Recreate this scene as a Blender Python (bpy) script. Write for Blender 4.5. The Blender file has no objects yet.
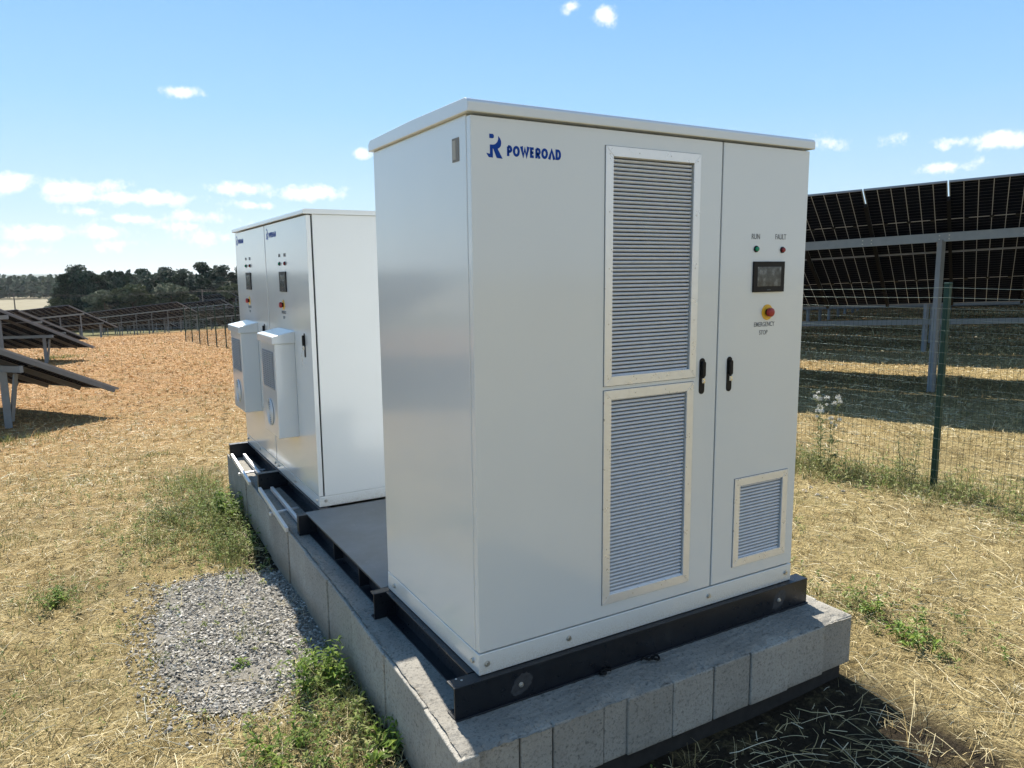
import bpy, bmesh, math, random
import numpy as np
from mathutils import Vector, Matrix, Euler
random.seed(7); RNG = np.random.default_rng(11)
PI = math.pi; rad = math.radians
SC = bpy.context.scene; COL = SC.collection

# ------------------------------------------------------------------ camera data (measured from the photograph)
F_PX = 749.88
YAW, PITCH, ROLL = 0.5271, -0.1464, -0.0098
CAM = np.array([-1.2442, -2.4125, 1.5445])
_f = np.array([math.sin(YAW)*math.cos(PITCH), math.cos(YAW)*math.cos(PITCH), math.sin(PITCH)])
_r = np.array([math.cos(YAW), -math.sin(YAW), 0.0]); _u = np.cross(_r, _f)
CR = _r*math.cos(ROLL)+_u*math.sin(ROLL); CU = -_r*math.sin(ROLL)+_u*math.cos(ROLL); CF = _f

def direction(x, y):
    return CF+CR*(x-512)/F_PX-CU*(y-384)/F_PX

# ------------------------------------------------------------------ terrain
TU = [-20, -2, 5, 12, 25, 40, 60, 94, 130, 180, 300, 9000]
TZ = [-.5, -.5, -.55, -.93, -1.4, -2.1, -3.2, -5.7, -8., -9.6, -11, -11]
def ter0(x, y):
    return np.interp(-.365*np.asarray(x)+.931*np.asarray(y), TU, TZ)
def bumps(x, y):
    x = np.asarray(x); y = np.asarray(y)
    b = (np.sin(x*2.1+1.3*np.sin(y*1.7))*np.sin(y*2.6+.7*np.sin(x*2.9)) * .014
         + np.sin(x*6.3+2.*np.sin(y*4.1))*np.sin(y*7.1+1.5*np.sin(x*5.2)) * .008
         + np.sin(x*.53+.4)*np.sin(y*.47+1.1)*.03)
    return b
def ter(x, y):
    return ter0(x, y)+bumps(x, y)
def ground_point(px, py):
    d = direction(px, py); t = np.linspace(1, 300, 60000)
    P = CAM[None]+t[:, None]*d
    i = int(np.argmax(P[:, 2] < ter(P[:, 0], P[:, 1])))
    return P[i]
def at_depth(px, py, t):
    return CAM+t*direction(px, py)

# ------------------------------------------------------------------ object helpers
def tag(o, label=None, cat=None, group=None, kind=None):
    if label: o['label'] = label
    if cat: o['category'] = cat
    if group: o['group'] = group
    if kind: o['kind'] = kind
    return o
def thing(name, label, cat, loc=(0, 0, 0), rz=0, group=None):
    o = bpy.data.objects.new(name, None); COL.objects.link(o)
    o.empty_display_size = .1
    o.location = loc; o.rotation_euler = (0, 0, rz)
    return tag(o, label, cat, group)

class MB:
    """collects shapes, links them as one mesh object"""
    def __init__(s): s.v = []; s.f = []; s.m = []; s.sm = []
    def add(s, vs, fs, mi=0, smooth=False):
        o = len(s.v); s.v += [tuple(map(float, v)) for v in vs]
        for f in fs: s.f.append([o+i for i in f]); s.m.append(mi); s.sm.append(smooth)
        return s
    def box(s, a, b, mi=0, M=None):
        (x0, y0, z0), (x1, y1, z1) = a, b
        vs = [(x0,y0,z0),(x1,y0,z0),(x1,y1,z0),(x0,y1,z0),(x0,y0,z1),(x1,y0,z1),(x1,y1,z1),(x0,y1,z1)]
        if M is not None: vs = [M @ Vector(v) for v in vs]
        return s.add(vs, [(3,2,1,0),(4,5,6,7),(0,1,5,4),(1,2,6,5),(2,3,7,6),(3,0,4,7)], mi)
    def prism(s, poly, axis, a, b, mi=0, M=None):
        """poly: 2D points (counter-clockwise), extruded along axis 'x','y','z'"""
        def mk(p, t):
            return {'x': (t, p[0], p[1]), 'y': (p[0], t, p[1]), 'z': (p[0], p[1], t)}[axis]
        n = len(poly); vs = [mk(p, a) for p in poly]+[mk(p, b) for p in poly]
        if M is not None: vs = [M @ Vector(v) for v in vs]
        fs = [tuple(range(n)), tuple(range(2*n-1, n-1, -1))]+[(i+n, (i+1) % n+n, (i+1) % n, i) for i in range(n)]
        return s.add(vs, fs, mi)
    def beam(s, p, q, w, h, mi=0, up=(0, 0, 1)):
        p = Vector(p); q = Vector(q); d = (q-p); L = d.length; d.normalize()
        sx = d.cross(Vector(up)); sx.normalize(); sz = sx.cross(d)
        vs = []
        for e in (p, q):
            for i, j in ((-1,-1),(1,-1),(1,1),(-1,1)): vs.append(e+sx*(i*w/2)+sz*(j*h/2))
        return s.add(vs, [(0,1,2,3),(7,6,5,4),(0,4,5,1),(1,5,6,2),(2,6,7,3),(3,7,4,0)], mi)
    def tube(s, pts, r, n=6, mi=0, smooth=True, cap=True, rs=None):
        pts = [Vector(p) for p in pts]; o = len(s.v); N = len(pts)
        t0 = (pts[1]-pts[0]).normalized(); ref = Vector((0, 0, 1)) if abs(t0.z) < .9 else Vector((1, 0, 0))
        a = t0.cross(ref).normalized()
        vs = []
        for k, p in enumerate(pts):
            t = (pts[min(k+1, N-1)]-pts[max(k-1, 0)]).normalized()
            a = (a-t*a.dot(t)).normalized(); b = t.cross(a)
            rr = rs[k] if rs else r
            for i in range(n):
                an = 2*PI*i/n; vs.append(p+a*(rr*math.cos(an))+b*(rr*math.sin(an)))
        fs = [(k*n+i, k*n+(i+1) % n, (k+1)*n+(i+1) % n, (k+1)*n+i) for k in range(N-1) for i in range(n)]
        if cap: fs += [tuple(range(n-1, -1, -1)), tuple(range((N-1)*n, N*n))]
        return s.add(vs, fs, mi, smooth)
    def disc(s, c, ax, r, h, n=24, mi=0, r2=None, smooth=False):
        """cylinder from c along ax (unit) with height h"""
        c = Vector(c); ax = Vector(ax); ref = Vector((0, 0, 1)) if abs(ax.z) < .9 else Vector((1, 0, 0))
        a = ax.cross(ref).normalized(); b = ax.cross(a); r2 = r if r2 is None else r2
        vs = [c+a*(r*math.cos(2*PI*i/n))+b*(r*math.sin(2*PI*i/n)) for i in range(n)]
        vs += [c+ax*h+a*(r2*math.cos(2*PI*i/n))+b*(r2*math.sin(2*PI*i/n)) for i in range(n)]
        fs = [tuple(range(n-1, -1, -1)), tuple(range(n, 2*n))]+[(i, (i+1) % n, n+(i+1) % n, n+i) for i in range(n)]
        return s.add(vs, fs, mi, smooth)
    def build(s, name, mats, parent=None, bevel=0, seg=2, label=None):
        me = bpy.data.meshes.new(name); me.from_pydata(s.v, [], s.f)
        if not isinstance(mats, (list, tuple)): mats = [mats]
        for m in mats: me.materials.append(m)
        me.polygons.foreach_set('material_index', s.m)
        me.polygons.foreach_set('use_smooth', s.sm)
        bm = bmesh.new(); bm.from_mesh(me); bmesh.ops.recalc_face_normals(bm, faces=bm.faces); bm.to_mesh(me); bm.free()
        o = bpy.data.objects.new(name, me); COL.objects.link(o)
        if parent is not None: o.parent = parent
        if bevel:
            b = o.modifiers.new('bevel', 'BEVEL'); b.width = bevel; b.segments = seg; b.limit_method = 'ANGLE'; b.angle_limit = rad(40)
            b.harden_normals = False
        if label: o['label'] = label
        return o

def np_mesh(name, V, faces_n, mats, attr=None, parent=None, mat_idx=None, smooth=False):
    """V: (N, faces_n, 3) independent polygons"""
    N = V.shape[0]; me = bpy.data.meshes.new(name)
    me.vertices.add(N*faces_n); me.vertices.foreach_set('co', V.reshape(-1).astype(np.float32))
    me.loops.add(N*faces_n); me.loops.foreach_set('vertex_index', np.arange(N*faces_n, dtype=np.int32))
    me.polygons.add(N); me.polygons.foreach_set('loop_start', np.arange(0, N*faces_n, faces_n, dtype=np.int32))
    me.polygons.foreach_set('loop_total', np.full(N, faces_n, dtype=np.int32))
    for m in (mats if isinstance(mats, (list, tuple)) else [mats]): me.materials.append(m)
    if mat_idx is not None: me.polygons.foreach_set('material_index', mat_idx.astype(np.int32))
    if attr is not None:
        a = me.attributes.new('tint', 'FLOAT', 'FACE'); a.data.foreach_set('value', attr.astype(np.float32))
    me.update(calc_edges=True)
    o = bpy.data.objects.new(name, me); COL.objects.link(o)
    if parent is not None: o.parent = parent
    return o

def copy_tree(o, parent=None):
    c = o.copy(); COL.objects.link(c)
    if parent is not None: c.parent = parent
    for ch in list(o.children): copy_tree(ch, c)
    return c

def text_obj(name, body, size, mat, parent, loc, rot, bold=0.0, width=None, align='CENTER'):
    cu = bpy.data.curves.new(name, 'FONT'); cu.body = body; cu.size = size; cu.align_x = align; cu.align_y = 'CENTER'
    cu.offset = bold; cu.extrude = 0.0006
    tmp = bpy.data.objects.new(name+'_tmp', cu); COL.objects.link(tmp)
    bpy.context.view_layer.update()
    me = bpy.data.meshes.new_from_object(tmp.evaluated_get(bpy.context.evaluated_depsgraph_get()))
    bpy.data.objects.remove(tmp)
    me.materials.clear(); me.materials.append(mat); me.name = name
    if width:
        xs = [v.co.x for v in me.vertices]; k = width/(max(xs)-min(xs))
        for v in me.vertices: v.co.x *= k
    o = bpy.data.objects.new(name, me); COL.objects.link(o); o.parent = parent; o.location = loc; o.rotation_euler = rot
    return o

# ------------------------------------------------------------------ materials
class NT:
    def __init__(s, name, rough=.6, spec=.5, metal=0.):
        s.m = bpy.data.materials.new(name); s.m.use_nodes = True; s.t = s.m.node_tree; s.n = s.t.nodes; s.l = s.t.links
        s.b = s.n['Principled BSDF']; s.b.inputs['Roughness'].default_value = rough
        s.b.inputs['Specular IOR Level'].default_value = spec; s.b.inputs['Metallic'].default_value = metal
        s._tc = None
    def tc(s, out='Object'):
        if s._tc is None: s._tc = s.n.new('ShaderNodeTexCoord')
        return s._tc.outputs[out]
    def noise(s, scale, detail=4, rough=.6, vec=None, dim='3D'):
        n = s.n.new('ShaderNodeTexNoise'); n.inputs['Scale'].default_value = scale; n.inputs['Detail'].default_value = detail
        n.inputs['Roughness'].default_value = rough
        s.l.new(vec if vec is not None else s.tc(), n.inputs['Vector']); return n.outputs['Fac']
    def vor(s, scale, vec=None, feature='F1', out='Distance'):
        n = s.n.new('ShaderNodeTexVoronoi'); n.inputs['Scale'].default_value = scale; n.feature = feature
        s.l.new(vec if vec is not None else s.tc(), n.inputs['Vector']); return n.outputs[out]
    def ramp(s, fac, stops, interp='LINEAR'):
        n = s.n.new('ShaderNodeValToRGB'); n.color_ramp.interpolation = interp; e = n.color_ramp.elements
        e[0].position, e[0].color = stops[0][0], col(stops[0][1])
        e[1].position, e[1].color = stops[-1][0], col(stops[-1][1])
        for p, c in stops[1:-1]:
            k = e.new(p); k.color = col(c)
        s.l.new(fac, n.inputs['Fac']); return n.outputs['Color']
    def mix(s, fac, a, b, mode='MIX'):
        n = s.n.new('ShaderNodeMix'); n.data_type = 'RGBA'; n.blend_type = mode
        s.put(fac, n.inputs[0]); s.put(a, n.inputs[6]); s.put(b, n.inputs[7]); return n.outputs[2]
    def math(s, op, a, b=None, c=None):
        n = s.n.new('ShaderNodeMath'); n.operation = op; s.put(a, n.inputs[0])
        if b is not None: s.put(b, n.inputs[1])
        if c is not None: s.put(c, n.inputs[2])
        return n.outputs[0]
    def sep(s, vec):
        n = s.n.new('ShaderNodeSeparateXYZ'); s.l.new(vec, n.inputs[0]); return n.outputs
    def put(s, v, inp):
        if isinstance(v, bpy.types.NodeSocket): s.l.new(v, inp)
        elif isinstance(v, (tuple, list)): inp.default_value = col(v)
        else: inp.default_value = v
    def color(s, v): s.put(v, s.b.inputs['Base Color']); return s
    def rough(s, v): s.put(v, s.b.inputs['Roughness']); return s
    def bump(s, h, strength=.3, dist=.01):
        n = s.n.new('ShaderNodeBump'); n.inputs['Strength'].default_value = strength; n.inputs['Distance'].default_value = dist
        s.l.new(h, n.inputs['Height']); s.l.new(n.outputs['Normal'], s.b.inputs['Normal']); return s
    def attr(s, name='tint'):
        n = s.n.new('ShaderNodeAttribute'); n.attribute_name = name; return n.outputs['Fac']
    def objrand(s):
        n = s.n.new('ShaderNodeObjectInfo'); return n.outputs['Random']
    def maprange(s, v, a, b, c=0., d=1.):
        n = s.n.new('ShaderNodeMapRange'); s.put(v, n.inputs[0])
        for i, k in enumerate((a, b, c, d)): n.inputs[i+1].default_value = k
        return n.outputs[0]
def col(c): return tuple(c) if len(c) == 4 else (*c, 1.)

def simple(name, c, rough=.5, metal=0., spec=.5, var=.06, scale=12, bump=0):
    t = NT(name, rough, spec, metal); n = t.noise(scale, 5)
    t.color(t.ramp(n, [(.3, tuple(max(0, k*(1-var)) for k in c)), (.7, tuple(min(1, k*(1+var)) for k in c))]))
    t.rough(t.maprange(n, .2, .8, max(.03, rough-.06), min(1, rough+.06)))
    if bump: t.bump(t.noise(scale*12, 3), bump, .002)
    return t.m

def paint(name, c, rough, splash=False):
    t = NT(name, rough, .5)
    big = t.noise(1.4, 2, .4); fine = t.noise(420, 2); dirt = t.noise(2.2, 1, .4)
    t.color(t.ramp(dirt, [(0, tuple(k*.96 for k in c)), (1, tuple(min(1, k*1.03) for k in c))]))
    t.rough(t.maprange(dirt, 0, 1, rough-.03, rough+.03))
    h = t.math('ADD', big, t.math('MULTIPLY', fine, .003))
    t.bump(h, .22, .02)
    if splash:
        z = t.sep(t.tc())[2]; sp_ = t.noise(24, 5, .7); sp2 = t.noise(150, 3, .6); m_ = t.math('MULTIPLY', t.maprange(t.math('ADD', z, t.math('MULTIPLY', sp_, .06)), .105, .03), t.maprange(sp2, .4, .65, .1, .6))
        t.color(t.mix(m_, c, (.36, .31, .22)))
    t.b.inputs['IOR'].default_value = 1.6; t.b.inputs['Coat Weight'].default_value = .8; t.b.inputs['Coat Roughness'].default_value = .1; t.b.inputs['Coat IOR'].default_value = 1.65
    return t.m
M = {}
M['paint'] = paint('light_grey_powder_coat', (.665, .695, .70), .25)
M['paint_rear'] = paint('light_grey_powder_coat_rear', (.67, .70, .705), .24)
M['plinth'] = paint('dusty_light_grey_coat', (.66, .69, .69), .3, True)
M['dark_gap'] = simple('dark_seam_rubber', (.02, .021, .023), .7)
def slat_mat():
    t = NT('ribbed_filter_metal', .45, .5, .1); n = t.noise(30, 4)
    t.color(t.ramp(n, [(.3, (.56, .58, .61)), (.7, (.64, .66, .69))])); return t.m
M['slat'] = slat_mat()
M['frame'] = simple('satin_aluminium_frame', (.8, .81, .82), .3, .5, var=.04, scale=20)
M['shadow_outline'] = simple('grey_shadow_outline', (.16, .17, .175), .8)  # dark grey for the painted shadow outline of the vent frames
M['bolt'] = simple('zinc_plated_steel', (.55, .54, .5), .35, .9)
M['blue'] = simple('royal_blue_lettering', (.004, .05, .30), .5, 0, .15, var=.03)
M['ink'] = simple('grey_printed_ink', (.17, .18, .185), .6)
M['black'] = simple('black_plastic', (.009, .009, .01), .45, 0, .22)
M['screen'] = None
def screen_mat():
    t = NT('dark_display_glass', .12, .6); n = t.noise(30, 4)
    t.color(t.ramp(n, [(.35, (.03, .034, .036)), (.52, (.07, .078, .08)), (.66, (.2, .21, .21))])); return t.m
M['screen'] = screen_mat()
M['green_lens'] = simple('green_lamp_lens', (.0, .24, .12), .2)
M['red_lens'] = simple('dark_red_lamp_lens', (.22, .012, .02), .2)
M['red'] = simple('red_button_plastic', (.33, .02, .018), .35)
M['yellow'] = simple('yellow_collar_plastic', (.75, .42, .03), .4)
M['silver'] = simple('chrome_lock', (.75, .75, .74), .2, 1.)
M['ac'] = paint('air_conditioner_grey_coat', (.65, .685, .70), .34)
M['grille'] = simple('grey_grille_plastic', (.33, .345, .36), .5)
M['grille_back'] = simple('grey_grille_mesh', (.24, .25, .26), .6)
def beam_mat():
    t = NT('black_painted_steel', .33, .42); n = t.noise(6, 6, .7); w = t.noise(40, 4)
    c = t.ramp(n, [(.3, (.006, .008, .012)), (.62, (.010, .013, .018)), (.8, (.03, .033, .036))])
    t.color(c); t.rough(t.maprange(w, .3, .8, .25, .5)); t.bump(w, .08, .002); return t.m
M['beam'] = beam_mat()
M['touchup'] = simple('grey_primer_patch', (.03, .034, .04), .65, var=.4, scale=60)
def plate_mat():
    t = NT('dark_steel_plate', .45, .5); n = t.noise(3, 7, .72); s = t.noise(16, 6, .75)
    c = t.ramp(n, [(.3, (.08, .088, .09)), (.65, (.19, .2, .2))])
    c = t.mix(t.maprange(s, .6, .7, 0, .7), c, (.24, .24, .23)); t.color(c)
    t.rough(t.maprange(n, .3, .7, .32, .6)); t.bump(s, .15, .003); return t.m
M['plate'] = plate_mat()
M['galv'] = simple('galvanised_steel', (.22, .245, .265), .5, .4, var=.1, scale=9)
M['galv_dull'] = simple('weathered_galvanised_steel', (.17, .18, .19), .65, .2, var=.12, scale=6)
M['alu'] = simple('bright_aluminium_rail', (.7, .71, .72), .4, .6)
def concrete(name, c0, c1, pore=.5, joint=None):
    t = NT(name, .92, .2); big = t.noise(3.2, 6, .65); fine = t.noise(70, 5, .7); v = t.noise(160, 3, .6)
    c = t.ramp(big, [(.28, c0), (.7, c1)])
    c = t.mix(t.maprange(fine, .52, .66), c, tuple(k*.6 for k in c0)); pit = t.vor(95); c = t.mix(t.maprange(pit, .13, .06, 0, .7), c, tuple(k*.35 for k in c0))
    c = t.mix(t.maprange(v, .6, .7, 0, .4), c, tuple(min(1, k*1.35) for k in c1))
    gi = t.n.new('ShaderNodeNewGeometry').outputs['Random Per Island']
    cm = t.n.new('ShaderNodeCombineColor'); [t.l.new(t.maprange(gi, 0, 1, .8, 1.12), cm.inputs[k]) for k in range(3)]
    c = t.mix(1., c, cm.outputs[0], 'MULTIPLY')
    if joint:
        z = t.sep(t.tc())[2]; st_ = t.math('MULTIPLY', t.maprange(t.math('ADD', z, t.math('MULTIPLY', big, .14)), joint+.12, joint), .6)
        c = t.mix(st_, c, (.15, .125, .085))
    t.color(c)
    h = t.math('ADD', fine, t.math('MULTIPLY', big, 1.2)); t.bump(h, .8, .009); return t
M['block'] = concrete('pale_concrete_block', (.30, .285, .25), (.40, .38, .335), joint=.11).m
M['screed'] = concrete('rough_screed', (.25, .235, .205), (.38, .36, .315)).m
M['footing'] = simple('dark_footing', (.022, .02, .018), .95, var=.4, scale=20, bump=.6)  # near-black footing below the blocks
M['green_post'] = simple('dark_green_coated_post', (.008, .04, .03), .45, 0, .3, var=.12)
M['wire'] = simple('coated_wire', (.16, .21, .19), .33, .6, var=.1)
M['wire_dark'] = simple('dark_green_coated_wire', (.03, .06, .045), .45, 0, .3, var=.1)

def module_back():
    """bifacial cells: black cells, pale gaps that let some light through"""
    t = NT('bifacial_cell_sheet', .45, .06); o = t.sep(t.tc('Object'))
    def lines(v, pitch, w):
        f = t.math('FRACT', t.math('DIVIDE', v, pitch)); d = t.math('ABSOLUTE', t.math('SUBTRACT', f, .5))
        return t.math('GREATER_THAN', d, .5-w/pitch/2)
    lx = lines(o[0], 1.134/6, .009); ly = lines(o[1], 2.384/24, .006)
    mid = t.math('LESS_THAN', t.math('ABSOLUTE', t.math('SUBTRACT', o[1], 1.192)), .011)
    n = t.noise(4, 3)
    c = t.ramp(n, [(.3, (.003, .005, .013)), (.7, (.006, .009, .02))])
    c = t.mix(t.math('MULTIPLY', ly, .9), c, (.15, .155, .18))
    c = t.mix(t.math('MAXIMUM', lx, mid), c, (.5, .5, .52)); t.color(c)
    t.b.inputs['Coat Weight'].default_value = .0
    tr = t.n.new('ShaderNodeBsdfTranslucent'); tr.inputs['Color'].default_value = (.75, .75, .72, 1)
    df = t.n.new('ShaderNodeBsdfDiffuse'); t.l.new(c, df.inputs['Color'])
    fr = t.n.new('ShaderNodeMixShader'); fr.inputs[0].default_value = .06; t.l.new(df.outputs[0], fr.inputs[1]); t.l.new(t.b.outputs[0], fr.inputs[2])
    mx = t.n.new('ShaderNodeMixShader'); t.l.new(t.math('MULTIPLY', t.math('MAXIMUM', t.math('MAXIMUM', lx, mid), t.math('MULTIPLY', ly, .25)), .16), mx.inputs[0])
    t.l.new(fr.outputs[0], mx.inputs[1]); t.l.new(tr.outputs[0], mx.inputs[2])
    t.l.new(mx.outputs[0], t.n['Material Output'].inputs['Surface']); return t.m
M['cells'] = module_back()
M['mod_frame'] = simple('silver_module_frame', (.25, .255, .265), .6, .2)
M['rail_dark'] = simple('near_black_rail', (.016, .017, .021), .8, 0, .1)  # near-black rafter colour, used on the detailed tables

def ground_mat():
    t = NT('mown_dry_grass_ground', 1., .05); g = t.n.new('ShaderNodeNewGeometry').outputs['Position']
    p = t.sep(g)
    n1 = t.noise(.9, 6, .65, g); n2 = t.noise(7, 6, .7, g); n3 = t.noise(55, 5, .75, g); n4 = t.noise(.16, 4, .6, g)
    near = t.ramp(n2, [(.28, (.19, .155, .08)), (.45, (.38, .30, .14)), (.62, (.51, .415, .21)), (.8, (.6, .51, .3))])
    far = t.ramp(n2, [(.28, (.27, .165, .08)), (.5, (.44, .255, .115)), (.75, (.55, .34, .17))])
    u = t.math('ADD', t.math('MULTIPLY', p[0], -.15), p[1])
    c = t.mix(t.maprange(t.math('ADD', u, t.math('MULTIPLY', n4, 8)), 5, 20), near, far)
    grn = t.ramp(n3, [(.3, (.05, .06, .02)), (.7, (.17, .18, .075))])
    c = t.mix(t.maprange(n1, .56, .74, 0, .75), c, grn)
    c = t.mix(t.maprange(n3, .36, .54, .9, 0), c, (.06, .043, .022))
    c = t.mix(t.maprange(n1, .34, .52, .55, 0), c, (.2, .16, .085))
    # dark shade painted into the ground colour in front of the foundation
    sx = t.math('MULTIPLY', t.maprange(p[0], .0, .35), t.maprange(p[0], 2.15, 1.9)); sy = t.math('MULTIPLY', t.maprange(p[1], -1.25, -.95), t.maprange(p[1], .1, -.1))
    painted_shade = t.math('MULTIPLY', t.math('MULTIPLY', sx, sy), t.maprange(n2, .3, .5, .45, 1))
    wl = t.math('MULTIPLY', t.math('MULTIPLY', t.maprange(t.math('ADD', p[0], t.math('MULTIPLY', n2, .12)), -.30, -.22), t.maprange(p[1], 5.2, 5.0)), t.maprange(p[0], .3, .0))  # dark soil strip beside the left wall, painted to deepen the shadow there
    painted_shade = t.math('MAXIMUM', painted_shade, wl)
    c = t.mix(painted_shade, c, t.ramp(n3, [(.3, (.02, .016, .011)), (.7, (.06, .048, .034))]))
    # pale stubble field, meadow further off
    dist = t.math('SQRT', t.math('ADD', t.math('POWER', p[0], 2), t.math('POWER', p[1], 2)))
    c = t.mix(t.maprange(dist, 95, 140), c, t.ramp(n4, [(.3, (.09, .1, .045)), (.7, (.17, .15, .08))]))
    c = t.mix(t.maprange(dist, 200, 240), c, t.ramp(n4, [(.3, (.24, .215, .15)), (.7, (.29, .26, .185))]))
    t.color(c)
    h = t.math('ADD', t.math('MULTIPLY', n2, 1.), t.math('MULTIPLY', n3, .8)); t.bump(h, .9, .04); return t.m
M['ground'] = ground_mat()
def blades(name, stops, rough=.7, trans=.0):
    t = NT(name, rough, .25); c = t.ramp(t.attr(), stops); t.color(c)
    if trans:
        tr = t.n.new('ShaderNodeBsdfTranslucent'); t.l.new(c, tr.inputs['Color'])
        mx = t.n.new('ShaderNodeMixShader'); mx.inputs[0].default_value = trans
        t.l.new(t.b.outputs[0], mx.inputs[1]); t.l.new(tr.outputs[0], mx.inputs[2]); t.l.new(mx.outputs[0], t.n['Material Output'].inputs['Surface'])
    return t.m
M['straw'] = blades('dry_straw', [(0, (.14, .1, .045)), (.2, (.33, .245, .1)), (.55, (.58, .47, .24)), (.85, (.7, .62, .39)), (1, (.78, .72, .54))], .6, .15)
M['straw_far'] = blades('reddish_dry_grass', [(0, (.26, .15, .065)), (.3, (.45, .27, .11)), (.7, (.6, .355, .155)), (1, (.68, .47, .26))], .7, .15)
M['grass'] = blades('green_grass', [(0, (.06, .075, .025)), (.3, (.12, .15, .045)), (.6, (.22, .24, .085)), (.85, (.36, .33, .15)), (1, (.48, .42, .22))], .55, .3)
M['leaf'] = blades('fresh_weed_leaf', [(0, (.06, .10, .016)), (.5, (.15, .24, .035)), (1, (.30, .38, .07))], .45, .35)
M['leaf_dull'] = blades('dusty_weed_leaf', [(0, (.07, .085, .03)), (.5, (.15, .17, .06)), (1, (.28, .27, .12))], .6, .3)
M['fluff'] = blades('white_seed_fluff', [(0, (.5, .5, .45)), (1, (.8, .79, .74))], .9, .3)
M['gravel'] = blades('grey_crushed_stone', [(0, (.09, .083, .072)), (.3, (.2, .186, .16)), (.7, (.37, .348, .305)), (1, (.6, .57, .51))], .9)
M['pine'] = blades('pine_foliage', [(0, (.014, .032, .019)), (.5, (.034, .062, .036)), (1, (.07, .105, .06))], .7, .1)
M['oak'] = blades('paler_broadleaf_foliage', [(0, (.045, .06, .03)), (.5, (.085, .105, .05)), (1, (.13, .15, .08))], .7, .1)
M['far_leaf'] = blades('far_forest_foliage', [(0, (.03, .05, .025)), (.5, (.05, .075, .035)), (1, (.085, .105, .05))], .8)
M['bark'] = simple('pine_bark', (.12, .075, .05), .9, var=.3)
M['wood'] = simple('grey_pole_wood', (.16, .13, .1), .9, var=.2)
M['hill'] = simple('wooded_hill', (.05, .075, .04), .95, var=.3, scale=.01)
M['rubber'] = simple('black_rubber_cable', (.012, .012, .012), .6, 0, .1)

# ------------------------------------------------------------------ lettering: strokes -> flat raised letters
def stroke(mb, pts, w, closed=False, t=.0008):
    """thick mitred polyline in the x-z plane, facing -y"""
    P = [Vector((p[0], p[1])) for p in pts]; n = len(P); L = []; R = []
    for i, p in enumerate(P):
        a = P[i-1] if (i > 0 or closed) else None; b = P[(i+1) % n] if (i < n-1 or closed) else None
        d1 = (p-a).normalized() if a is not None else None; d2 = (b-p).normalized() if b is not None else None
        if d1 is None: d1 = d2
        if d2 is None: d2 = d1
        m = (d1+d2); m = m.normalized() if m.length > 1e-6 else d1
        nrm = Vector((-m.y, m.x)); k = max(.72, nrm.dot(Vector((-d1.y, d1.x))))
        L.append(p+nrm*(w/2/k)); R.append(p-nrm*(w/2/k))
    for i in range(n if closed else n-1):
        j = (i+1) % n; q = [R[i], R[j], L[j], L[i]]
        mb.prism([(v.x, v.y) for v in q], 'y', 0, -t)
def arc(cx, cz, rx, rz, a0, a1, n=8):
    return [(cx+rx*math.cos(rad(a0+(a1-a0)*i/n)), cz+rz*math.sin(rad(a0+(a1-a0)*i/n))) for i in range(n+1)]
def wordmark(mb, x0, z0, W, h, w):
    """POWEROAD in heavy geometric capitals"""
    adv = [.9, 1.15, 1.5, .85, .95, 1.15, 1.15, 1.0]; s = W/sum(adv); x = x0; i = w/2
    for ch, a in zip('POWEROAD', adv):
        c = a*s; l = x+i; r = x+c-i-.09*s; t = z0+h-i; b = z0+i
        if ch in 'PR':
            m = z0+h*.42; rz = (t-m)/2
            stroke(mb, [(l, z0), (l, t)], w); stroke(mb, [(l, t), (r-rz, t)]+arc(r-rz, (t+m)/2, rz, rz, 90, -90, 8)[1:]+[(l, m)], w)
            if ch == 'R': stroke(mb, [(l+(r-l)*.42, m), (r, z0)], w)
        elif ch == 'O': stroke(mb, arc((l+r)/2, (t+b)/2, (r-l)/2, (t-b)/2, 0, 345, 23), w, True)
        elif ch == 'W': stroke(mb, [(l, z0+h), (l+(r-l)*.26, b), ((l+r)/2, t-h*.1), (l+(r-l)*.74, b), (r, z0+h)], w*1.3)
        elif ch == 'E':
            stroke(mb, [(r, t), (l, t), (l, b), (r, b)], w); stroke(mb, [(l, (t+b)/2), (r-.04*s, (t+b)/2)], w)
        elif ch == 'A': stroke(mb, [(l-i*.3, z0), ((l+r)/2, t), (r+i*.3, z0)], w*1.2)
        elif ch == 'D': stroke(mb, [(l, t), (l+(r-l)*.4, t)]+arc(l+(r-l)*.4, (t+b)/2, (r-l)*.6, (t-b)/2, 90, -90, 10)[1:]+[(l, b)], w, True)
        x += c
def emblem(mb, x0, z0, s):
    """dot, crescent and running leg; s = height in metres"""
    def P(l): return [(x0+a*s, z0+b*s) for a, b in l]
    t = .0008
    mb.prism(P([(.18,.82),(.35,.82),(.40,.86),(.40,.95),(.35,1.0),(.18,1.0)]), 'y', 0, -t)
    out = [(.62,.93),(.70,.84),(.75,.74),(.76,.62),(.73,.52),(.66,.44),(.58,.40)]
    inn = [(.2,.40),(.2,.555),(.36,.56),(.47,.60),(.56,.68),(.61,.79)]
    # body split into quads (crescent) + stem + leg + foot
    cres = list(zip(out, [(.61,.79),(.585,.73),(.56,.68),(.51,.63),(.45,.585),(.36,.56),(.2,.555)]))
    for (a, b), (c, d) in zip(cres[:-1], cres[1:]): mb.prism(P([a, b, d, c]), 'y', 0, -t)
    mb.prism(P([(.2,.555),(.2,.40),(.58,.40)]), 'y', 0, -t)
    mb.prism(P([(.2,.40),(.2,.17),(.34,.02),(.34,.40)]), 'y', 0, -t)
    mb.prism(P([(.2,.17),(.02,.20),(.14,.03),(.34,.02)]), 'y', 0, -t)
    mb.prism(P([(.36,.40),(.53,.02),(.82,.0),(.58,.40)]), 'y', 0, -t)

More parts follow.
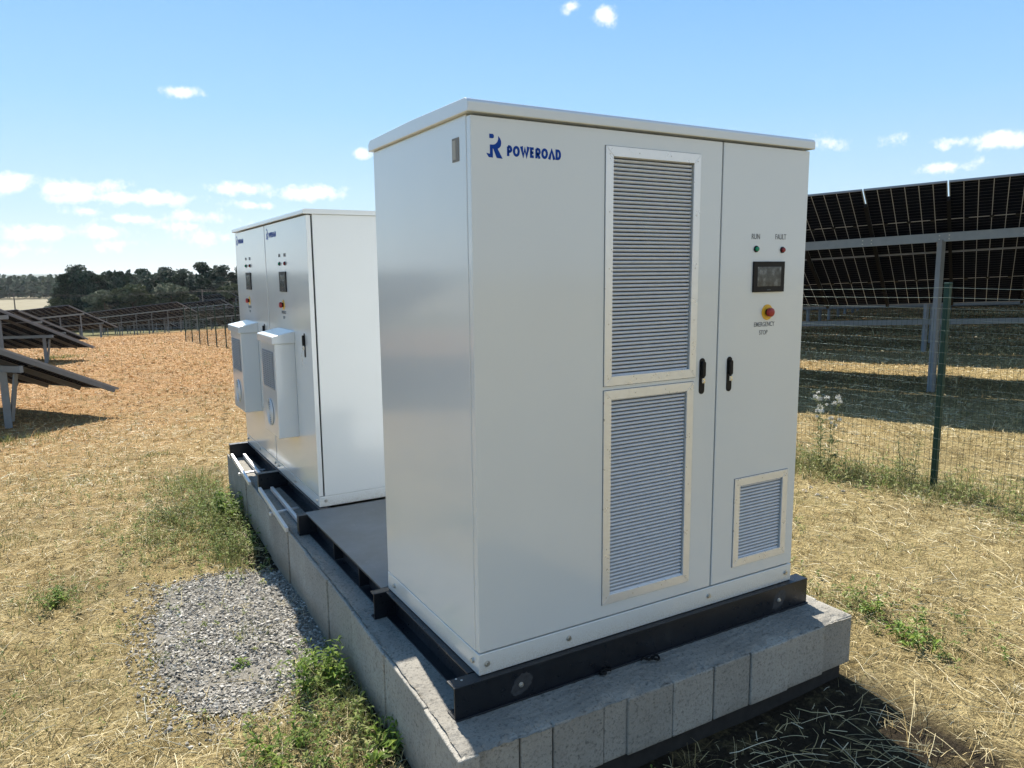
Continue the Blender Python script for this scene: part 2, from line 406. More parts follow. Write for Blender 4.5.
# ------------------------------------------------------------------ cabinet builder (local frame: front at y=0 facing -y)
def panel_with_holes(mb, x0, x1, z0, z1, y0, y1, holes, mi=0):
    xs = sorted({x0, x1, *[h[0] for h in holes], *[h[2] for h in holes]}); zs = sorted({z0, z1, *[h[1] for h in holes], *[h[3] for h in holes]})
    inside = lambda a, b: any(h[0] <= a <= h[2] and h[1] <= b <= h[3] for h in holes)
    idx = {}
    def vid(x, y, z):
        k = (x, y, z)
        if k not in idx: idx[k] = len(mb.v); mb.v.append(k)
        return idx[k]
    def face(*vs): mb.f.append([vid(*v) for v in vs]); mb.m.append(mi); mb.sm.append(False)
    nx, nz = len(xs)-1, len(zs)-1
    sol = [[not inside((xs[i]+xs[i+1])/2, (zs[j]+zs[j+1])/2) for j in range(nz)] for i in range(nx)]
    S = lambda i, j: 0 <= i < nx and 0 <= j < nz and sol[i][j]
    for i in range(nx):
        for j in range(nz):
            if not sol[i][j]: continue
            a, b, c, d = xs[i], xs[i+1], zs[j], zs[j+1]
            face((a,y0,c),(b,y0,c),(b,y0,d),(a,y0,d)); face((a,y1,d),(b,y1,d),(b,y1,c),(a,y1,c))
            if not S(i-1, j): face((a,y1,c),(a,y0,c),(a,y0,d),(a,y1,d))
            if not S(i+1, j): face((b,y0,c),(b,y1,c),(b,y1,d),(b,y0,d))
            if not S(i, j-1): face((a,y1,c),(b,y1,c),(b,y0,c),(a,y0,c))
            if not S(i, j+1): face((a,y0,d),(b,y0,d),(b,y1,d),(a,y1,d))

def vent(door, x0, z0, x1, z1, fw, label=None):
    """frame with rivets and a ribbed louvre insert"""
    fr = MB(); y = -.006
    rim = MB(); rim.box((x0-.0022, -.0012, z0-.0022), (x1+.0022, .0005, z0+.001)); rim.box((x0-.0022, -.0012, z1-.001), (x1+.0022, .0005, z1+.0022)); rim.box((x0-.0022, -.0012, z0+.0012), (x0+.001, .0005, z1-.0012)); rim.box((x1-.001, -.0012, z0+.0012), (x1+.0022, .0005, z1-.0012)); rim.build('shadow_outline', M['shadow_outline'], door)  # dark rim put in as the shadow line around the frame
    for a, b in (((x0, z1-fw), (x1, z1)), ((x0, z0), (x1, z0+fw))):
        s = 1 if a[1] > z0 else -1
        zz0, zz1 = a[1], b[1]
        poly = [(x0, zz0), (x1, zz0), (x1, zz1), (x0, zz1)]
        # mitred: narrow on the inner edge
        if s > 0: poly = [(x0+fw, zz0), (x1-fw, zz0), (x1, zz1), (x0, zz1)]
        else: poly = [(x0, zz0), (x1, zz0), (x1-fw, zz1), (x0+fw, zz1)]
        fr.prism(poly, 'y', y, .0015)
    e = .0006
    fr.prism([(x0, z0+e), (x0+fw-e, z0+fw), (x0+fw-e, z1-fw), (x0, z1-e)], 'y', y, .0015)
    fr.prism([(x1, z0+e), (x1, z1-e), (x1-fw+e, z1-fw), (x1-fw+e, z0+fw)], 'y', y, .0015)
    nz = max(3, int((z1-z0)/.16)); nx = max(3, int((x1-x0)/.12))
    for i in range(nz):
        z = z0+.03+(z1-z0-.06)*i/(nz-1)
        for x in (x0+fw/2, x1-fw/2): fr.disc((x, y, z), (0, -1, 0), .003, .0012, 8, 1)
    for i in range(1, nx-1):
        x = x0+(x1-x0)*i/(nx-1)
        for z in (z0+fw/2, z1-fw/2): fr.disc((x, y, z), (0, -1, 0), .003, .0012, 8, 1)
    fo = fr.build('vent_frame', [M['frame'], M['bolt']], door, .0008, 1)
    lv = MB(); a, b = x0+fw-.003, x1-fw-.005; z = z0+fw-.004; p = .0158; n = int((z1-z0-2*fw+.006)/p)
    vs = []; 
    for i in range(n+1):
        for yy, zz in ((.013, 0), (.0065, .0014), (.0035, .0042), (.003, .0072), (.005, .0100), (.011, .0118), (.0235, .0124), (.0240, .0152)): vs += [(a, yy, z+zz), (b, yy, z+zz)]
        z += p
    lv.add(vs, [(2*i, 2*i+1, 2*i+3, 2*i+2) for i in range(len(vs)//2-1)])
    lv.build('louvre_slats', M['slat'], door)
    bk = MB(); bk.box((x0+.008, .0265, z0+.008), (x1-.008, .029, z1-.008)); bk.build('filter_backing', M['dark_gap'], door)
    return fo

def handle(door, x, z0, z1, key=False):
    h = MB(); w = .0155; y = -.0035
    out = [(x+w*math.cos(rad(a)), z1-w+w*math.sin(rad(a))) for a in range(0, 181, 20)]+[(x+w*math.cos(rad(a)), z0+w+w*math.sin(rad(a))) for a in range(180, 361, 20)]
    h.prism(out, 'y', 0.001, y)
    zm = z0+(z1-z0)*.44
    w2 = .009
    lev = [(x+w2*math.cos(rad(a)), z1-.014-w2+w2*math.sin(rad(a))) for a in range(0, 181, 30)]+[(x+w2*math.cos(rad(a)), zm+.016+w2*math.sin(rad(a))) for a in range(180, 361, 30)]
    h.prism(lev, 'y', y, -.017)
    h.box((x-.007, -.016, z0+.05), (x+.007, y, zm+.002), 1)
    h.disc((x, -.016, z0+.057), (0, -1, 0), .006, .002, 14, 1)
    if key:
        h.tube([(x+.004, -.016, z0+.05), (x-.004, -.026, z0+.02), (x+.002, -.02, z0-.03)], .0012, 5, 1)
        h.box((x-.008, -.022, z0-.055), (x+.008, -.019, z0-.028), 2)
    h.build('handle', [M['black'], M['silver'], M['alu']], door, .0015, 2)

def lamp(door, x, z, lens, name, label):
    b = MB(); b.disc((x, .001, z), (0, -1, 0), .0145, .006, 24, 1); b.disc((x, -.005, z), (0, -1, 0), .011, .008, 24, 0, .0095, True)
    o = b.build(name, [lens, M['black']], door, .001, 2); o['label'] = label

def hmi(door, x0, z0, x1, z1):
    s = MB(); s.box((x0, -.008, z0), (x1, .001, z1), 0)
    bx = (x1-x0)*.12; bz = (z1-z0)*.17
    s.box((x0+bx, -.0088, z0+bz*1.1), (x1-bx, -.007, z1-bz), 1)
    s.box(((x0+x1)/2-.012, -.0086, z0+.008), ((x0+x1)/2+.012, -.007, z0+.0105), 2)
    s.build('touch_screen', [M['black'], M['screen'], M['ink']], door, .0012, 2)

def estop(door, x, z):
    e = MB(); e.disc((x, .001, z), (0, -1, 0), .036, .004, 32, 0); e.disc((x, -.003, z), (0, -1, 0), .016, .012, 24, 2)
    e.disc((x, -.015, z), (0, -1, 0), .021, .014, 28, 1, .0195, True); e.disc((x, -.029, z), (0, -1, 0), .0195, .004, 28, 1, .012, True)
    e.build('emergency_stop', [M['yellow'], M['red'], M['black']], door, .001, 2)

def roof(cab, W, D, H, o, t):
    r = MB(); c = .016
    prof = [(-o, H), (-o, H+t-c), (-o+c*.55, H+t-c*.35), (-o+c*1.5, H+t), (D/2, H+t+.006), (D+o-c*1.5, H+t), (D+o, H+t-c), (D+o, H)]
    r.prism(prof, 'x', -o, W+o)
    r.disc((.03, .06, H+t), (0, 0, 1), .012, .012, 12); 
    ro = r.build('roof', M['paint'], cab, .004, 3); return ro

def plinth(cab, W, D, h, bolts):
    p = MB(); p.box((0, 0, 0), (W, D, h)); po = p.build('plinth', M['plinth'], cab, .003, 2)
    for (x, z, side) in bolts:
        b = MB()
        if side == 'f': b.disc((x, .001, z), (0, -1, 0), .012, .003, 16); b.disc((x, -.002, z), (0, -1, 0), .0085, .007, 6)
        else: b.disc((.001, x, z), (-1, 0, 0), .012, .003, 16); b.disc((-.002, x, z), (-1, 0, 0), .0085, .007, 6)
        b.build('bolt', M['bolt'], po)
    return po

# ---- the large front cabinet
W, D, H = 1.7764, .9703, 2.1
cab = thing('inverter_cabinet', 'large pale grey steel power cabinet with tall louvred vents, nearest the camera', 'cabinet')
b = MB(); b.box((.001, .034, .0895), (W-.001, D-.002, H-.0005)); b.box((.012, .02, .0895), (W-.012, .034, H-.012), 1)
b.build('body', [M['paint'], M['dark_gap']], cab, .003, 2)
p = MB(); p.box((-.0012, .088, 1.947), (.002, .142, 2.03), 0); p.box((-.002, .112, 1.955), (-.0005, .138, 2.022), 1)
p.build('cable_opening', [simple('opening_shadow_grey', (.22, .21, .19), .7), simple('opening_beige', (.4, .38, .33), .7)], cab)
dl = MB(); panel_with_holes(dl, .002, 1.2155, .0935, H-.008, 0., .031, [(.625, 1.124, 1.052, 1.995), (.625, .19, 1.042, 1.03)])
dl = dl.build('door', M['paint'], cab, .0022, 2, 'wide left door with two tall louvred vents and blue logo')
vent(dl, .589, 1.087, 1.088, 2.031, .038); vent(dl, .589, .150, 1.078, 1.068, .038); handle(dl, 1.129, 1.008, 1.168)
dr = MB(); panel_with_holes(dr, 1.2245, W-.002, .0935, H-.008, 0., .031, [(1.388, .19, 1.682, .55)])
dr = dr.build('door', M['paint'], cab, .0022, 2, 'narrow right door with screen and emergency stop')
vent(dr, 1.355, .155, 1.716, .585, .036); handle(dr, 1.296, 1.006, 1.164)
lamp(dr, 1.441, 1.643, M['green_lens'], 'indicator_lamp', 'green run lamp'); lamp(dr, 1.614, 1.640, M['red_lens'], 'indicator_lamp', 'dark red fault lamp')
hmi(dr, 1.425, 1.449, 1.628, 1.587); estop(dr, 1.529, 1.356)
R90 = (PI/2, 0, 0)
text_obj('lettering', 'RUN', .034, M['ink'], dr, (1.437, -.0004, 1.697), R90, .0003, .052)
text_obj('lettering', 'FAULT', .034, M['ink'], dr, (1.600, -.0004, 1.698), R90, .0003, .072)
text_obj('lettering', 'EMERGENCY', .03, M['ink'], dr, (1.513, -.0004, 1.300), R90, .0002, .135)
text_obj('lettering', 'STOP', .03, M['ink'], dr, (1.509, -.0004, 1.262), R90, .0002, .055)
lg = MB(); emblem(lg, .062, 1.951, .083); wordmark(lg, .1485, 1.962, .236, .038, .0094); lg.build('logo', M['blue'], dl)
roof(cab, W, D, H, .016, .049)
plinth(cab, W, D, .087, [(.035, .043, 'f'), (.42, .046, 'f'), (1.21, .046, 'f'), (1.735, .046, 'f'), (.05, .045, 's'), (.88, .045, 's')])

# ---- the two rear cabinets (fronts face -x)
def rear_cabinet(label, loc):
    W, D, H = 1.19, .92, 1.932
    c = thing('battery_cabinet', label, 'cabinet', loc, -PI/2, 'pair of battery cabinets')
    b = MB(); b.box((.001, .040, .0715), (W-.001, D-.002, H-.0005)); b.box((.012, .02, .0715), (W-.012, .040, H-.012), 1)
    b.build('body', [M['paint_rear'], M['dark_gap']], c, .003, 2)
    d = MB(); d.box((.003, 0, .0735), (W-.003, .03, H-.006)); d = d.build('door', M['paint_rear'], c, .0025, 2)
    lg = MB(); emblem(lg, .05, 1.815, .085); wordmark(lg, .137, 1.828, .24, .038, .0094); lg.build('logo', M['blue'], d)
    lamp(d, .44, 1.630, M['green_lens'], 'indicator_lamp', 'green run lamp'); lamp(d, .60, 1.630, M['red_lens'], 'indicator_lamp', 'dark red fault lamp')
    text_obj('lettering', 'RUN', .034, M['ink'], d, (.44, -.0004, 1.688), R90, .0003, .052); text_obj('lettering', 'FAULT', .034, M['ink'], d, (.60, -.0004, 1.688), R90, .0003, .072)
    hmi(d, .425, 1.43, .615, 1.573); estop(d, .49, 1.335)
    text_obj('lettering', 'EMERGENCY', .03, M['ink'], d, (.49, -.0004, 1.28), R90, .0002, .135)
    text_obj('lettering', 'STOP', .03, M['ink'], d, (.49, -.0004, 1.242), R90, .0002, .055)
    handle(d, 1.02, 1.0, 1.162, key=True)
    # air conditioner hung on the door
    x0, x1, z0, z1, dp = .30, .748, .405, 1.075, .14
    a = MB(); a.box((x0, -dp, z0), (x1, .001, z1)); ao = a.build('air_conditioner', M['ac'], c, .006, 3)
    hd = MB(); hd.prism([(.001, z1+.0005), (-dp-.018, z1+.0005), (-dp-.018, z1+.052), (.001, z1+.085)], 'x', x0-.012, x1+.012)
    hd.build('rain_hood', M['ac'], ao, .004, 2)
    g = MB(); gx0, gx1, gz0, gz1 = x0+.06, x1-.05, .745, 1.015
    g.box((gx0, -dp-.003, gz0), (gx1, -dp+.001, gz1), 1)
    z = gz0+.008
    while z < gz1-.006:
        g.box((gx0+.006, -dp-.009, z), (gx1-.006, -dp-.003, z+.007), 0, None); z += .0145
    g.build('vent_grille', [M['grille'], M['grille_back']], ao)
    fx, fz = (x0+x1)/2, .565
    fg = MB(); fg.disc((fx, -dp+.001, fz), (0, -1, 0), .095, .003, 40, 1)
    for rr in (.018, .034, .05, .066, .082, .096):
        fg.tube([(fx+rr*math.cos(2*PI*i/36), -dp-.006, fz+rr*math.sin(2*PI*i/36)) for i in range(37)], .0035, 6, 0, cap=False)
    for k in range(4):
        fg.beam((fx, -dp-.006, fz), (fx+.096*math.cos(PI/4+k*PI/2), -dp-.006, fz+.096*math.sin(PI/4+k*PI/2)), .006, .005)
    fg.build('fan_grille', [M['ac'], M['grille_back']], ao)
    r = MB(); o, t = .022, .032
    r.prism([(-o, H), (-o, H+t-.006), (-o+.012, H+t), (D+o, H+t), (D+o, H)], 'x', -.012, W+.012)
    r.build('roof', M['paint_rear'], c, .003, 2)
    plinth(c, W, D, .07, [(.06, .04, 'f'), (.58, .04, 'f'), (W-.05, .04, 'f')])
    # bolt on the side plinth toward the camera
    for ch in c.children:
        if ch.name.startswith('plinth'):
            b = MB(); b.disc((W-.001, .045, .04), (1, 0, 0), .012, .003, 16); b.disc((W+.002, .045, .04), (1, 0, 0), .0085, .007, 6); b.build('bolt', M['bolt'], ch)
    return c
rear_cabinet('nearer of the two rear white battery cabinets with door-mounted air conditioner, plain side panel showing', (.08, 3.638, 0))
rear_cabinet('farther of the two rear white battery cabinets, at the far end of the foundation', (.08, 4.842, 0))

# ------------------------------------------------------------------ steel bases
BH = .135
def channel(mb, p, q, side, z1=-.0015, h=BH-.004, fl=.055, t=.007, mi=0):
    """C-profile from p to q (x,y), flanges toward 'side' (2D unit vector)"""
    p = Vector(p); q = Vector(q); s = Vector(side)
    d = (q-p).normalized(); z0 = z1-h
    def slab(a0, a1, zz0, zz1):
        vs = [(*(p+s*a0), zz0), (*(q+s*a0), zz0), (*(q+s*a1), zz0), (*(p+s*a1), zz0)]
        vs += [(v[0], v[1], zz1) for v in vs]
        mb.add(vs, [(3,2,1,0),(4,5,6,7),(0,1,5,4),(1,2,6,5),(2,3,7,6),(3,0,4,7)], mi)
    slab(0, t, z0, z1); slab(t-.0005, fl, z1-t, z1-.0004); slab(t-.0005, fl, z0+.0004, z0+t)
base = thing('steel_base_frame', 'black steel channel base under the large front cabinet', 'base frame', group=None)
m = MB(); channel(m, (-.121, -.03), (1.868, -.03), (0, 1), fl=.07)
m.box((-.1205, -.042, -.1325), (1.8675, -.0302, -.126))
for x in (.17, 1.66): m.disc((x, -.030, -.07), (0, -1, 0), .011, .003, 14, 1); m.disc((x, -.033, -.07), (0, -1, 0), .008, .006, 6, 1)
for x, zz in ((-.07, 0), (-.085, 0)): m.disc((x, .012 if x > -.08 else .03, -.0018), (0, 0, 1), .005, .003, 8, 1)
fb = m.build('beam', [M['beam'], M['bolt']], base, .0015, 2)
# grey touch-up paint round the bolts
for x in (.17, 1.66):
    pm = MB(); n = 26
    ring = [(x+(.05 if math.cos(2*PI*i/n) > 0 else .042)*math.cos(2*PI*i/n)*random.uniform(.85, 1.15)+.02*math.sin(2*PI*i/n), -.068+.045*math.sin(2*PI*i/n)*random.uniform(.85, 1.1)) for i in range(n)]
    pm.prism(ring, 'y', -.0301, -.0307); pm.build('primer_patch', M['touchup'], fb)
for a, bb, sd in (((.028, .047), (.028, .935), (-1, 0)), ((1.75, .047), (1.75, .935), (1, 0))):
    m = MB(); channel(m, a, bb, sd, fl=.055); m.disc((.021 if sd[0] < 0 else 1.757, .42, -.06), sd+(0,), .009, .003, 12, 1); m.disc((.021 if sd[0] < 0 else 1.757, .34, -.06), sd+(0,), .009, .003, 12, 1)
    m.build('beam', [M['beam'], M['bolt']], base, .0012, 2)
m = MB(); channel(m, (-.088, .937), (1.868, .937), (0, 1), fl=.05); m.build('beam', M['beam'], base, .0012, 2)

plat = thing('steel_platform', 'dark steel walkway plate with white scuffs between the front and rear cabinets', 'platform')
m = MB(); m.box((-.03, .990, -.006), (1.86, 2.40, .0)); m.build('plate', M['plate'], plat, .001, 1)
m = MB(); channel(m, (.03, .992), (.03, 2.338), (-1, 0), z1=-.0075, h=BH-.010, fl=.06)
for y in (1.33, 1.78): m.box((-.03, y, -.12), (.0295, y+.008, -.015))
m.build('beam', M['beam'], plat, .0012, 2)

base2 = thing('steel_base_frame', 'black steel channel base with projecting beam ends under the two rear cabinets', 'base frame')
for y in (2.343, 3.56, 4.79):
    m = MB(); channel(m, (-.09, y), (1.10, y), (0, 1), fl=.055); m.box((-.088, y+.0072, -.132), (-.08, y+.052, -.01)); m.build('beam', M['beam'], base2, .0012, 2)
for y0, y1 in ((2.40, 3.555), (3.617, 4.785)):
    m = MB(); channel(m, (.14, y0), (.14, y1), (-1, 0), fl=.07)
    m.build('beam', M['beam'], base2, .0012, 2)
m = MB(); channel(m, (1.02, 2.40), (1.02, 4.785), (1, 0), fl=.06); m.build('beam', M['beam'], base2, .0012, 2)

# aluminium rail frames lying in the two bays
def rails(label, xo, yo0, yo1, xi, yi0, yi1, yc):
    r = thing('rail_frame', label, 'rail frame', (xo, yo0, -BH))
    O = Vector((xo, yo0, -BH))
    def seg(p, q, w=.022, h=.03):
        m = MB(); m.beam(Vector(p)-O, Vector(q)-O, w, h); return m
    z = -.105
    a = seg((xo-.025, yo0, z), (xo+.015, yo1, z+.02))
    a.build('rail', [M['alu'], M['dark_gap']], r, .002, 2)
    seg((xi, yi0, z-.002), (xi+.02, yi1, z+.005)).build('rail', M['alu'], r, .002, 2)
    seg((xo-.03, yc, z-.027), (xi+.09, yc+.03, z-.027), .03, .022).build('crossbar', M['alu'], r, .002, 2)
rails('perforated aluminium rail frame lying in the nearer bay beside the rear cabinets', -.125, 2.42, 3.43, -.035, 2.52, 3.45, 2.9)
rails('short aluminium rail frame lying in the far bay at the end of the foundation', -.105, 3.70, 4.70, .0, 3.9, 4.72, 4.15)

# ------------------------------------------------------------------ block foundation
fnd = thing('concrete_foundation', 'low foundation of pale concrete blocks with a rough screed top', 'foundation', (0, 0, -.5))
ZT = -BH; OF = Vector((0, 0, -.5))
def jitter_block(mb, a, b, mi=0, dx=.0):
    (x0, y0, z0), (x1, y1, z1) = a, b; j = lambda: random.uniform(-.005, .005)
    mb.box((x0+j(), y0+j(), z0-OF.z), (x1+j(), y1+j(), z1-OF.z+random.uniform(-.004, 0)), mi)
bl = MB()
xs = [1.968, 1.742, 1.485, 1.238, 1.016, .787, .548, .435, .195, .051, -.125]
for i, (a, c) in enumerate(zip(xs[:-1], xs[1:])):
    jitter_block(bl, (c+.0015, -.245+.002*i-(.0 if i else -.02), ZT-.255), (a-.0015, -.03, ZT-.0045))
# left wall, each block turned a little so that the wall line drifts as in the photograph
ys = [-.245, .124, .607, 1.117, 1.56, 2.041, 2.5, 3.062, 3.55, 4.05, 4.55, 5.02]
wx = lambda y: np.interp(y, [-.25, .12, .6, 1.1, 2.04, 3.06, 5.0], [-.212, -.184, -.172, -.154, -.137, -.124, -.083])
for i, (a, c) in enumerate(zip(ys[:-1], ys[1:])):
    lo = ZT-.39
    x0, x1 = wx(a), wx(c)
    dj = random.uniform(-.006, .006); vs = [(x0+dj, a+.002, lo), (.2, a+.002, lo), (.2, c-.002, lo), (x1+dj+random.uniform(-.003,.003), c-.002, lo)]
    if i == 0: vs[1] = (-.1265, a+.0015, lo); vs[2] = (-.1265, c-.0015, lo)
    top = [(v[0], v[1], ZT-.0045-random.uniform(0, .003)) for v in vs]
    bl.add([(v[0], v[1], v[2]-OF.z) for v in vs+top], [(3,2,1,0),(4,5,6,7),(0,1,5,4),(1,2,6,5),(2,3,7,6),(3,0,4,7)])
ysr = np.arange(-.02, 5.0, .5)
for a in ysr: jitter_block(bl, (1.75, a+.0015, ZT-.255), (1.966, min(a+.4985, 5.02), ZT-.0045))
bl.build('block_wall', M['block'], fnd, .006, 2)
ft = MB(); ft.box((-.04, -.2, -.25), (1.925, 4.98, ZT-.256-OF.z)); ft.build('footing', M['footing'], fnd)
# screed: fine grid with ragged front edge, gently uneven
nx, ny = 110, 240
gx = np.linspace(-.205, 1.955, nx); gy = np.concatenate([np.linspace(-.235, .3, 60), np.linspace(.31, 5.0, ny-60)])
X, Y = np.meshgrid(gx, gy)
lim = np.array([wx(v) for v in gy])[:, None]
X = np.maximum(X, lim+.016+.003*np.sin(gy*17)[:, None]*np.sin(gy*41+1)[:, None]+.0015*RNG.random((ny, 1)))
edge = np.minimum.reduce([(Y+.243), X-lim, 1.963-X])
ragged = np.where(X-lim < Y+.243, .008, .035)+.02*np.sin(X*9+2*np.sin(X*23))+.012*np.sin(X*41+Y*31)+.012*RNG.random(X.shape)
Z = ZT+.002+.004*np.sin(X*11+np.sin(Y*7))*np.sin(Y*9)+RNG.normal(0, .002, X.shape)-np.where(X-lim < Y+.243, .007, .011)*np.clip((ragged-edge)/.02, 0, 1)
Z = np.minimum(Z, ZT+.006)
vs = np.stack([X, Y, Z-OF.z], -1).reshape(-1, 3); me = bpy.data.meshes.new('screed')
fs = [(j*nx+i, j*nx+i+1, (j+1)*nx+i+1, (j+1)*nx+i) for j in range(ny-1) for i in range(nx-1)]
me.from_pydata(vs.tolist(), [], fs); me.materials.append(M['screed']); me.polygons.foreach_set('use_smooth', [True]*len(fs))
so = bpy.data.objects.new('screed', me); COL.objects.link(so); so.parent = fnd

# cable off-cuts on the screed
def coil(label, px, py, r, sq, ang):
    d = direction(px, py); t = (ZT+.01-CAM[2])/d[2]; P = CAM+t*d
    m = MB(); pts = [(r*math.cos(a)*1.0, r*sq*math.sin(a), .006+.004*math.sin(2*a)) for a in np.linspace(0, 2*PI*1.1, 26)]
    m.tube(pts, .0055, 6); m.tube([(r, 0, .006), (r*1.9, .01, .008), (r*2.8, -.015, .006), (r*3.6, .0, .007)], .0055, 6)
    o = m.build('cable_offcut', M['rubber']); o.location = P; o.rotation_euler = (0, 0, ang)
    tag(o, label, 'cable')
coil('looped black cable off-cut on the screed in front of the cabinet base', 655, 659, .018, .8, 2.9)
coil('smaller black cable off-cut on the screed, nearer the front edge', 603, 674, .014, .7, .4)

# ------------------------------------------------------------------ ground sheet
rings = np.concatenate([[0], np.geomspace(.4, 60, 150), np.geomspace(64, 7000, 50)]); ns = 360
vs = [(CAM[0], CAM[1], float(ter(CAM[0], CAM[1])))]; 
for r in rings[1:]:
    a = np.linspace(0, 2*PI, ns, endpoint=False); x = CAM[0]+r*np.sin(a); y = CAM[1]+r*np.cos(a)
    z = ter0(x, y)+bumps(x, y)*(1 if r < 40 else max(0, 1-(r-40)/40)); vs += list(zip(x, y, z))
fs = [(0, 1+(i+1) % ns, 1+i) for i in range(ns)]
for k in range(len(rings)-2):
    o = 1+k*ns
    fs += [(o+i, o+(i+1) % ns, o+ns+(i+1) % ns, o+ns+i) for i in range(ns)]
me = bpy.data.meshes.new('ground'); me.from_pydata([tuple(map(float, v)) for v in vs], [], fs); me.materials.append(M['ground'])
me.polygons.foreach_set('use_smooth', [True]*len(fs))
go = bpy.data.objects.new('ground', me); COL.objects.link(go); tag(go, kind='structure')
bm = bmesh.new(); bm.from_mesh(me); bmesh.ops.recalc_face_normals(bm, faces=bm.faces)
bm.faces.ensure_lookup_table()
if bm.faces[0].normal.z < 0: bmesh.ops.reverse_faces(bm, faces=bm.faces)
bm.to_mesh(me); bm.free()

# ------------------------------------------------------------------ gravel patch
gpoly = [(-.86, 2.95), (-.45, 2.98), (-.10, 2.80), (-.12, 2.0), (-.14, 1.36), (-.35, 1.16), (-.66, 1.06), (-.92, 1.22), (-1.02, 1.7), (-.98, 2.4)]
def in_poly(x, y, poly):
    c = np.zeros(np.shape(x), bool); n = len(poly)
    for i in range(n):
        (x0, y0), (x1, y1) = poly[i], poly[(i+1) % n]
        k = ((y0 > y) != (y1 > y)) & (x < (x1-x0)*(y-y0)/(y1-y0+1e-12)+x0); c ^= k
    return c
def poly_dist(x, y, poly):
    d = np.full(np.shape(x), 1e9); n = len(poly)
    for i in range(n):
        a = np.array(poly[i]); b = np.array(poly[(i+1) % n]); ab = b-a
        t = np.clip(((x-a[0])*ab[0]+(y-a[1])*ab[1])/(ab@ab), 0, 1); d = np.minimum(d, np.hypot(x-a[0]-t*ab[0], y-a[1]-t*ab[1]))
    return d
N = 36000; x = RNG.uniform(-1.15, -.06, N); y = RNG.uniform(.9, 3.1, N)
ins = in_poly(x, y, gpoly); dd = poly_dist(x, y, gpoly)
keep = (ins & (RNG.random(N) < .35+dd*6)) | (~ins & (RNG.random(N) < .4*np.exp(-dd/.08)))
x, y = x[keep], y[keep]; n = len(x)
s = RNG.uniform(.0045, .0095, n)*RNG.choice([1, 1, 1.5], n)
octv = np.array([(1,0,0),(0,1,0),(-1,0,0),(0,-1,0),(0,0,1),(0,0,-1)], float); octf = np.array([(0,1,4),(1,2,4),(2,3,4),(3,0,4),(1,0,5),(2,1,5),(3,2,5),(0,3,5)])
V = octv[None]*(1+RNG.uniform(-.45, .35, (n, 6, 1)))*np.stack([s*1.25, s, s*.62], -1)[:, None]
q = RNG.normal(size=(n, 4)); q /= np.linalg.norm(q, axis=1)[:, None]
w_, a_, b_, c_ = q.T
Rm = np.stack([np.stack([1-2*(b_*b_+c_*c_), 2*(a_*b_-c_*w_), 2*(a_*c_+b_*w_)], -1), np.stack([2*(a_*b_+c_*w_), 1-2*(a_*a_+c_*c_), 2*(b_*c_-a_*w_)], -1), np.stack([2*(a_*c_-b_*w_), 2*(b_*c_+a_*w_), 1-2*(a_*a_+b_*b_)], -1)], 1)
V = np.einsum('nij,nkj->nki', Rm, V)
V[:, :, 2] *= .55
V += np.stack([x, y, ter(x, y)+s*RNG.uniform(.1, .9, n)], -1)[:, None]
tri = V[:, octf].reshape(-1, 3, 3)
gv = np_mesh('gravel', tri, 3, M['gravel'], np.repeat(np.clip(RNG.normal(.5, .27, n), 0, 1), 8)); tag(gv, 'patch of grey crushed gravel beside the block foundation', 'gravel', kind='stuff')
# gravel bed sheet beneath the stones
bed = MB(); cx, cy = -.55, 2.0
k = len(gpoly); ringp = [(cx+(p[0]-cx)*.97, cy+(p[1]-cy)*.97) for p in gpoly]
pts = []
for f in (0, .25, .5, .75, 1.):
    for i in range(k*4):
        a = ringp[(i//4) % k]; b_ = ringp[(i//4+1) % k]; t = (i % 4)/4
        px_, py_ = a[0]+(b_[0]-a[0])*t, a[1]+(b_[1]-a[1])*t
        xx, yy = cx+(px_-cx)*f, cy+(py_-cy)*f; pts.append((xx, yy, float(ter(xx, yy))+.004))
kk = k*4
bed.add(pts, [(j*kk+i, j*kk+(i+1) % kk, (j+1)*kk+(i+1) % kk, (j+1)*kk+i) for j in range(4) for i in range(kk)])
gm = concrete('gravel_bed', (.13, .12, .10), (.26, .24, .2)).m
tag(bed.build('gravel_bed', gm), kind='structure')

# ------------------------------------------------------------------ grass and straw
def in_slab(x, y, pad=.0):
    return (x > np.interp(y, [-.25, 1.1, 5.0], [-.215, -.158, -.083])-pad) & (x < 1.97+pad) & (y > -.25-pad) & (y < 5.02+pad)
GREEN = [(-.33, 4.2, .32, .9, 1.), (-.30, 5.3, .35, .6, .8), (-.55, 3.7, .4, .5, .7), (-1.47, 3.1, .22, .25, .8), (-.33, .95, .22, .35, .9), (-.5, .6, .25, .25, .9),
         (2.75, .35, .25, .35, .55), (2.75, -.15, .35, .3, .55), (3.6, .6, .4, .3, .4), (5.5, 1.8, .5, 1.4, .95), (5.3, 3.6, .6, 1.2, .8), (5.2, .3, .5, .7, .6), (-2.4, 4.0, .5, .8, .45),
         (-1.9, 6.5, .8, 1.0, .4), (-1.1, 8.5, .6, 1.2, .3), (-2.6, 10.4, 1.5, .8, .6), (-1.1, 1.6, .3, .3, .3), (-2.2, 2.2, .4, .5, .3)]
def greenness(x, y):
    g = np.zeros_like(x)
    for cx, cy, sx, sy, a in GREEN: g = np.maximum(g, a*np.exp(-((x-cx)/sx)**2-((y-cy)/sy)**2))
    return g
def patchy(x, y):
    return .5+.5*np.sin(x*1.9+1.7*np.sin(y*1.3)+.6*np.sin(y*4.3))*np.sin(y*1.5+1.2*np.sin(x*2.2)+.5*np.sin(x*5.1))
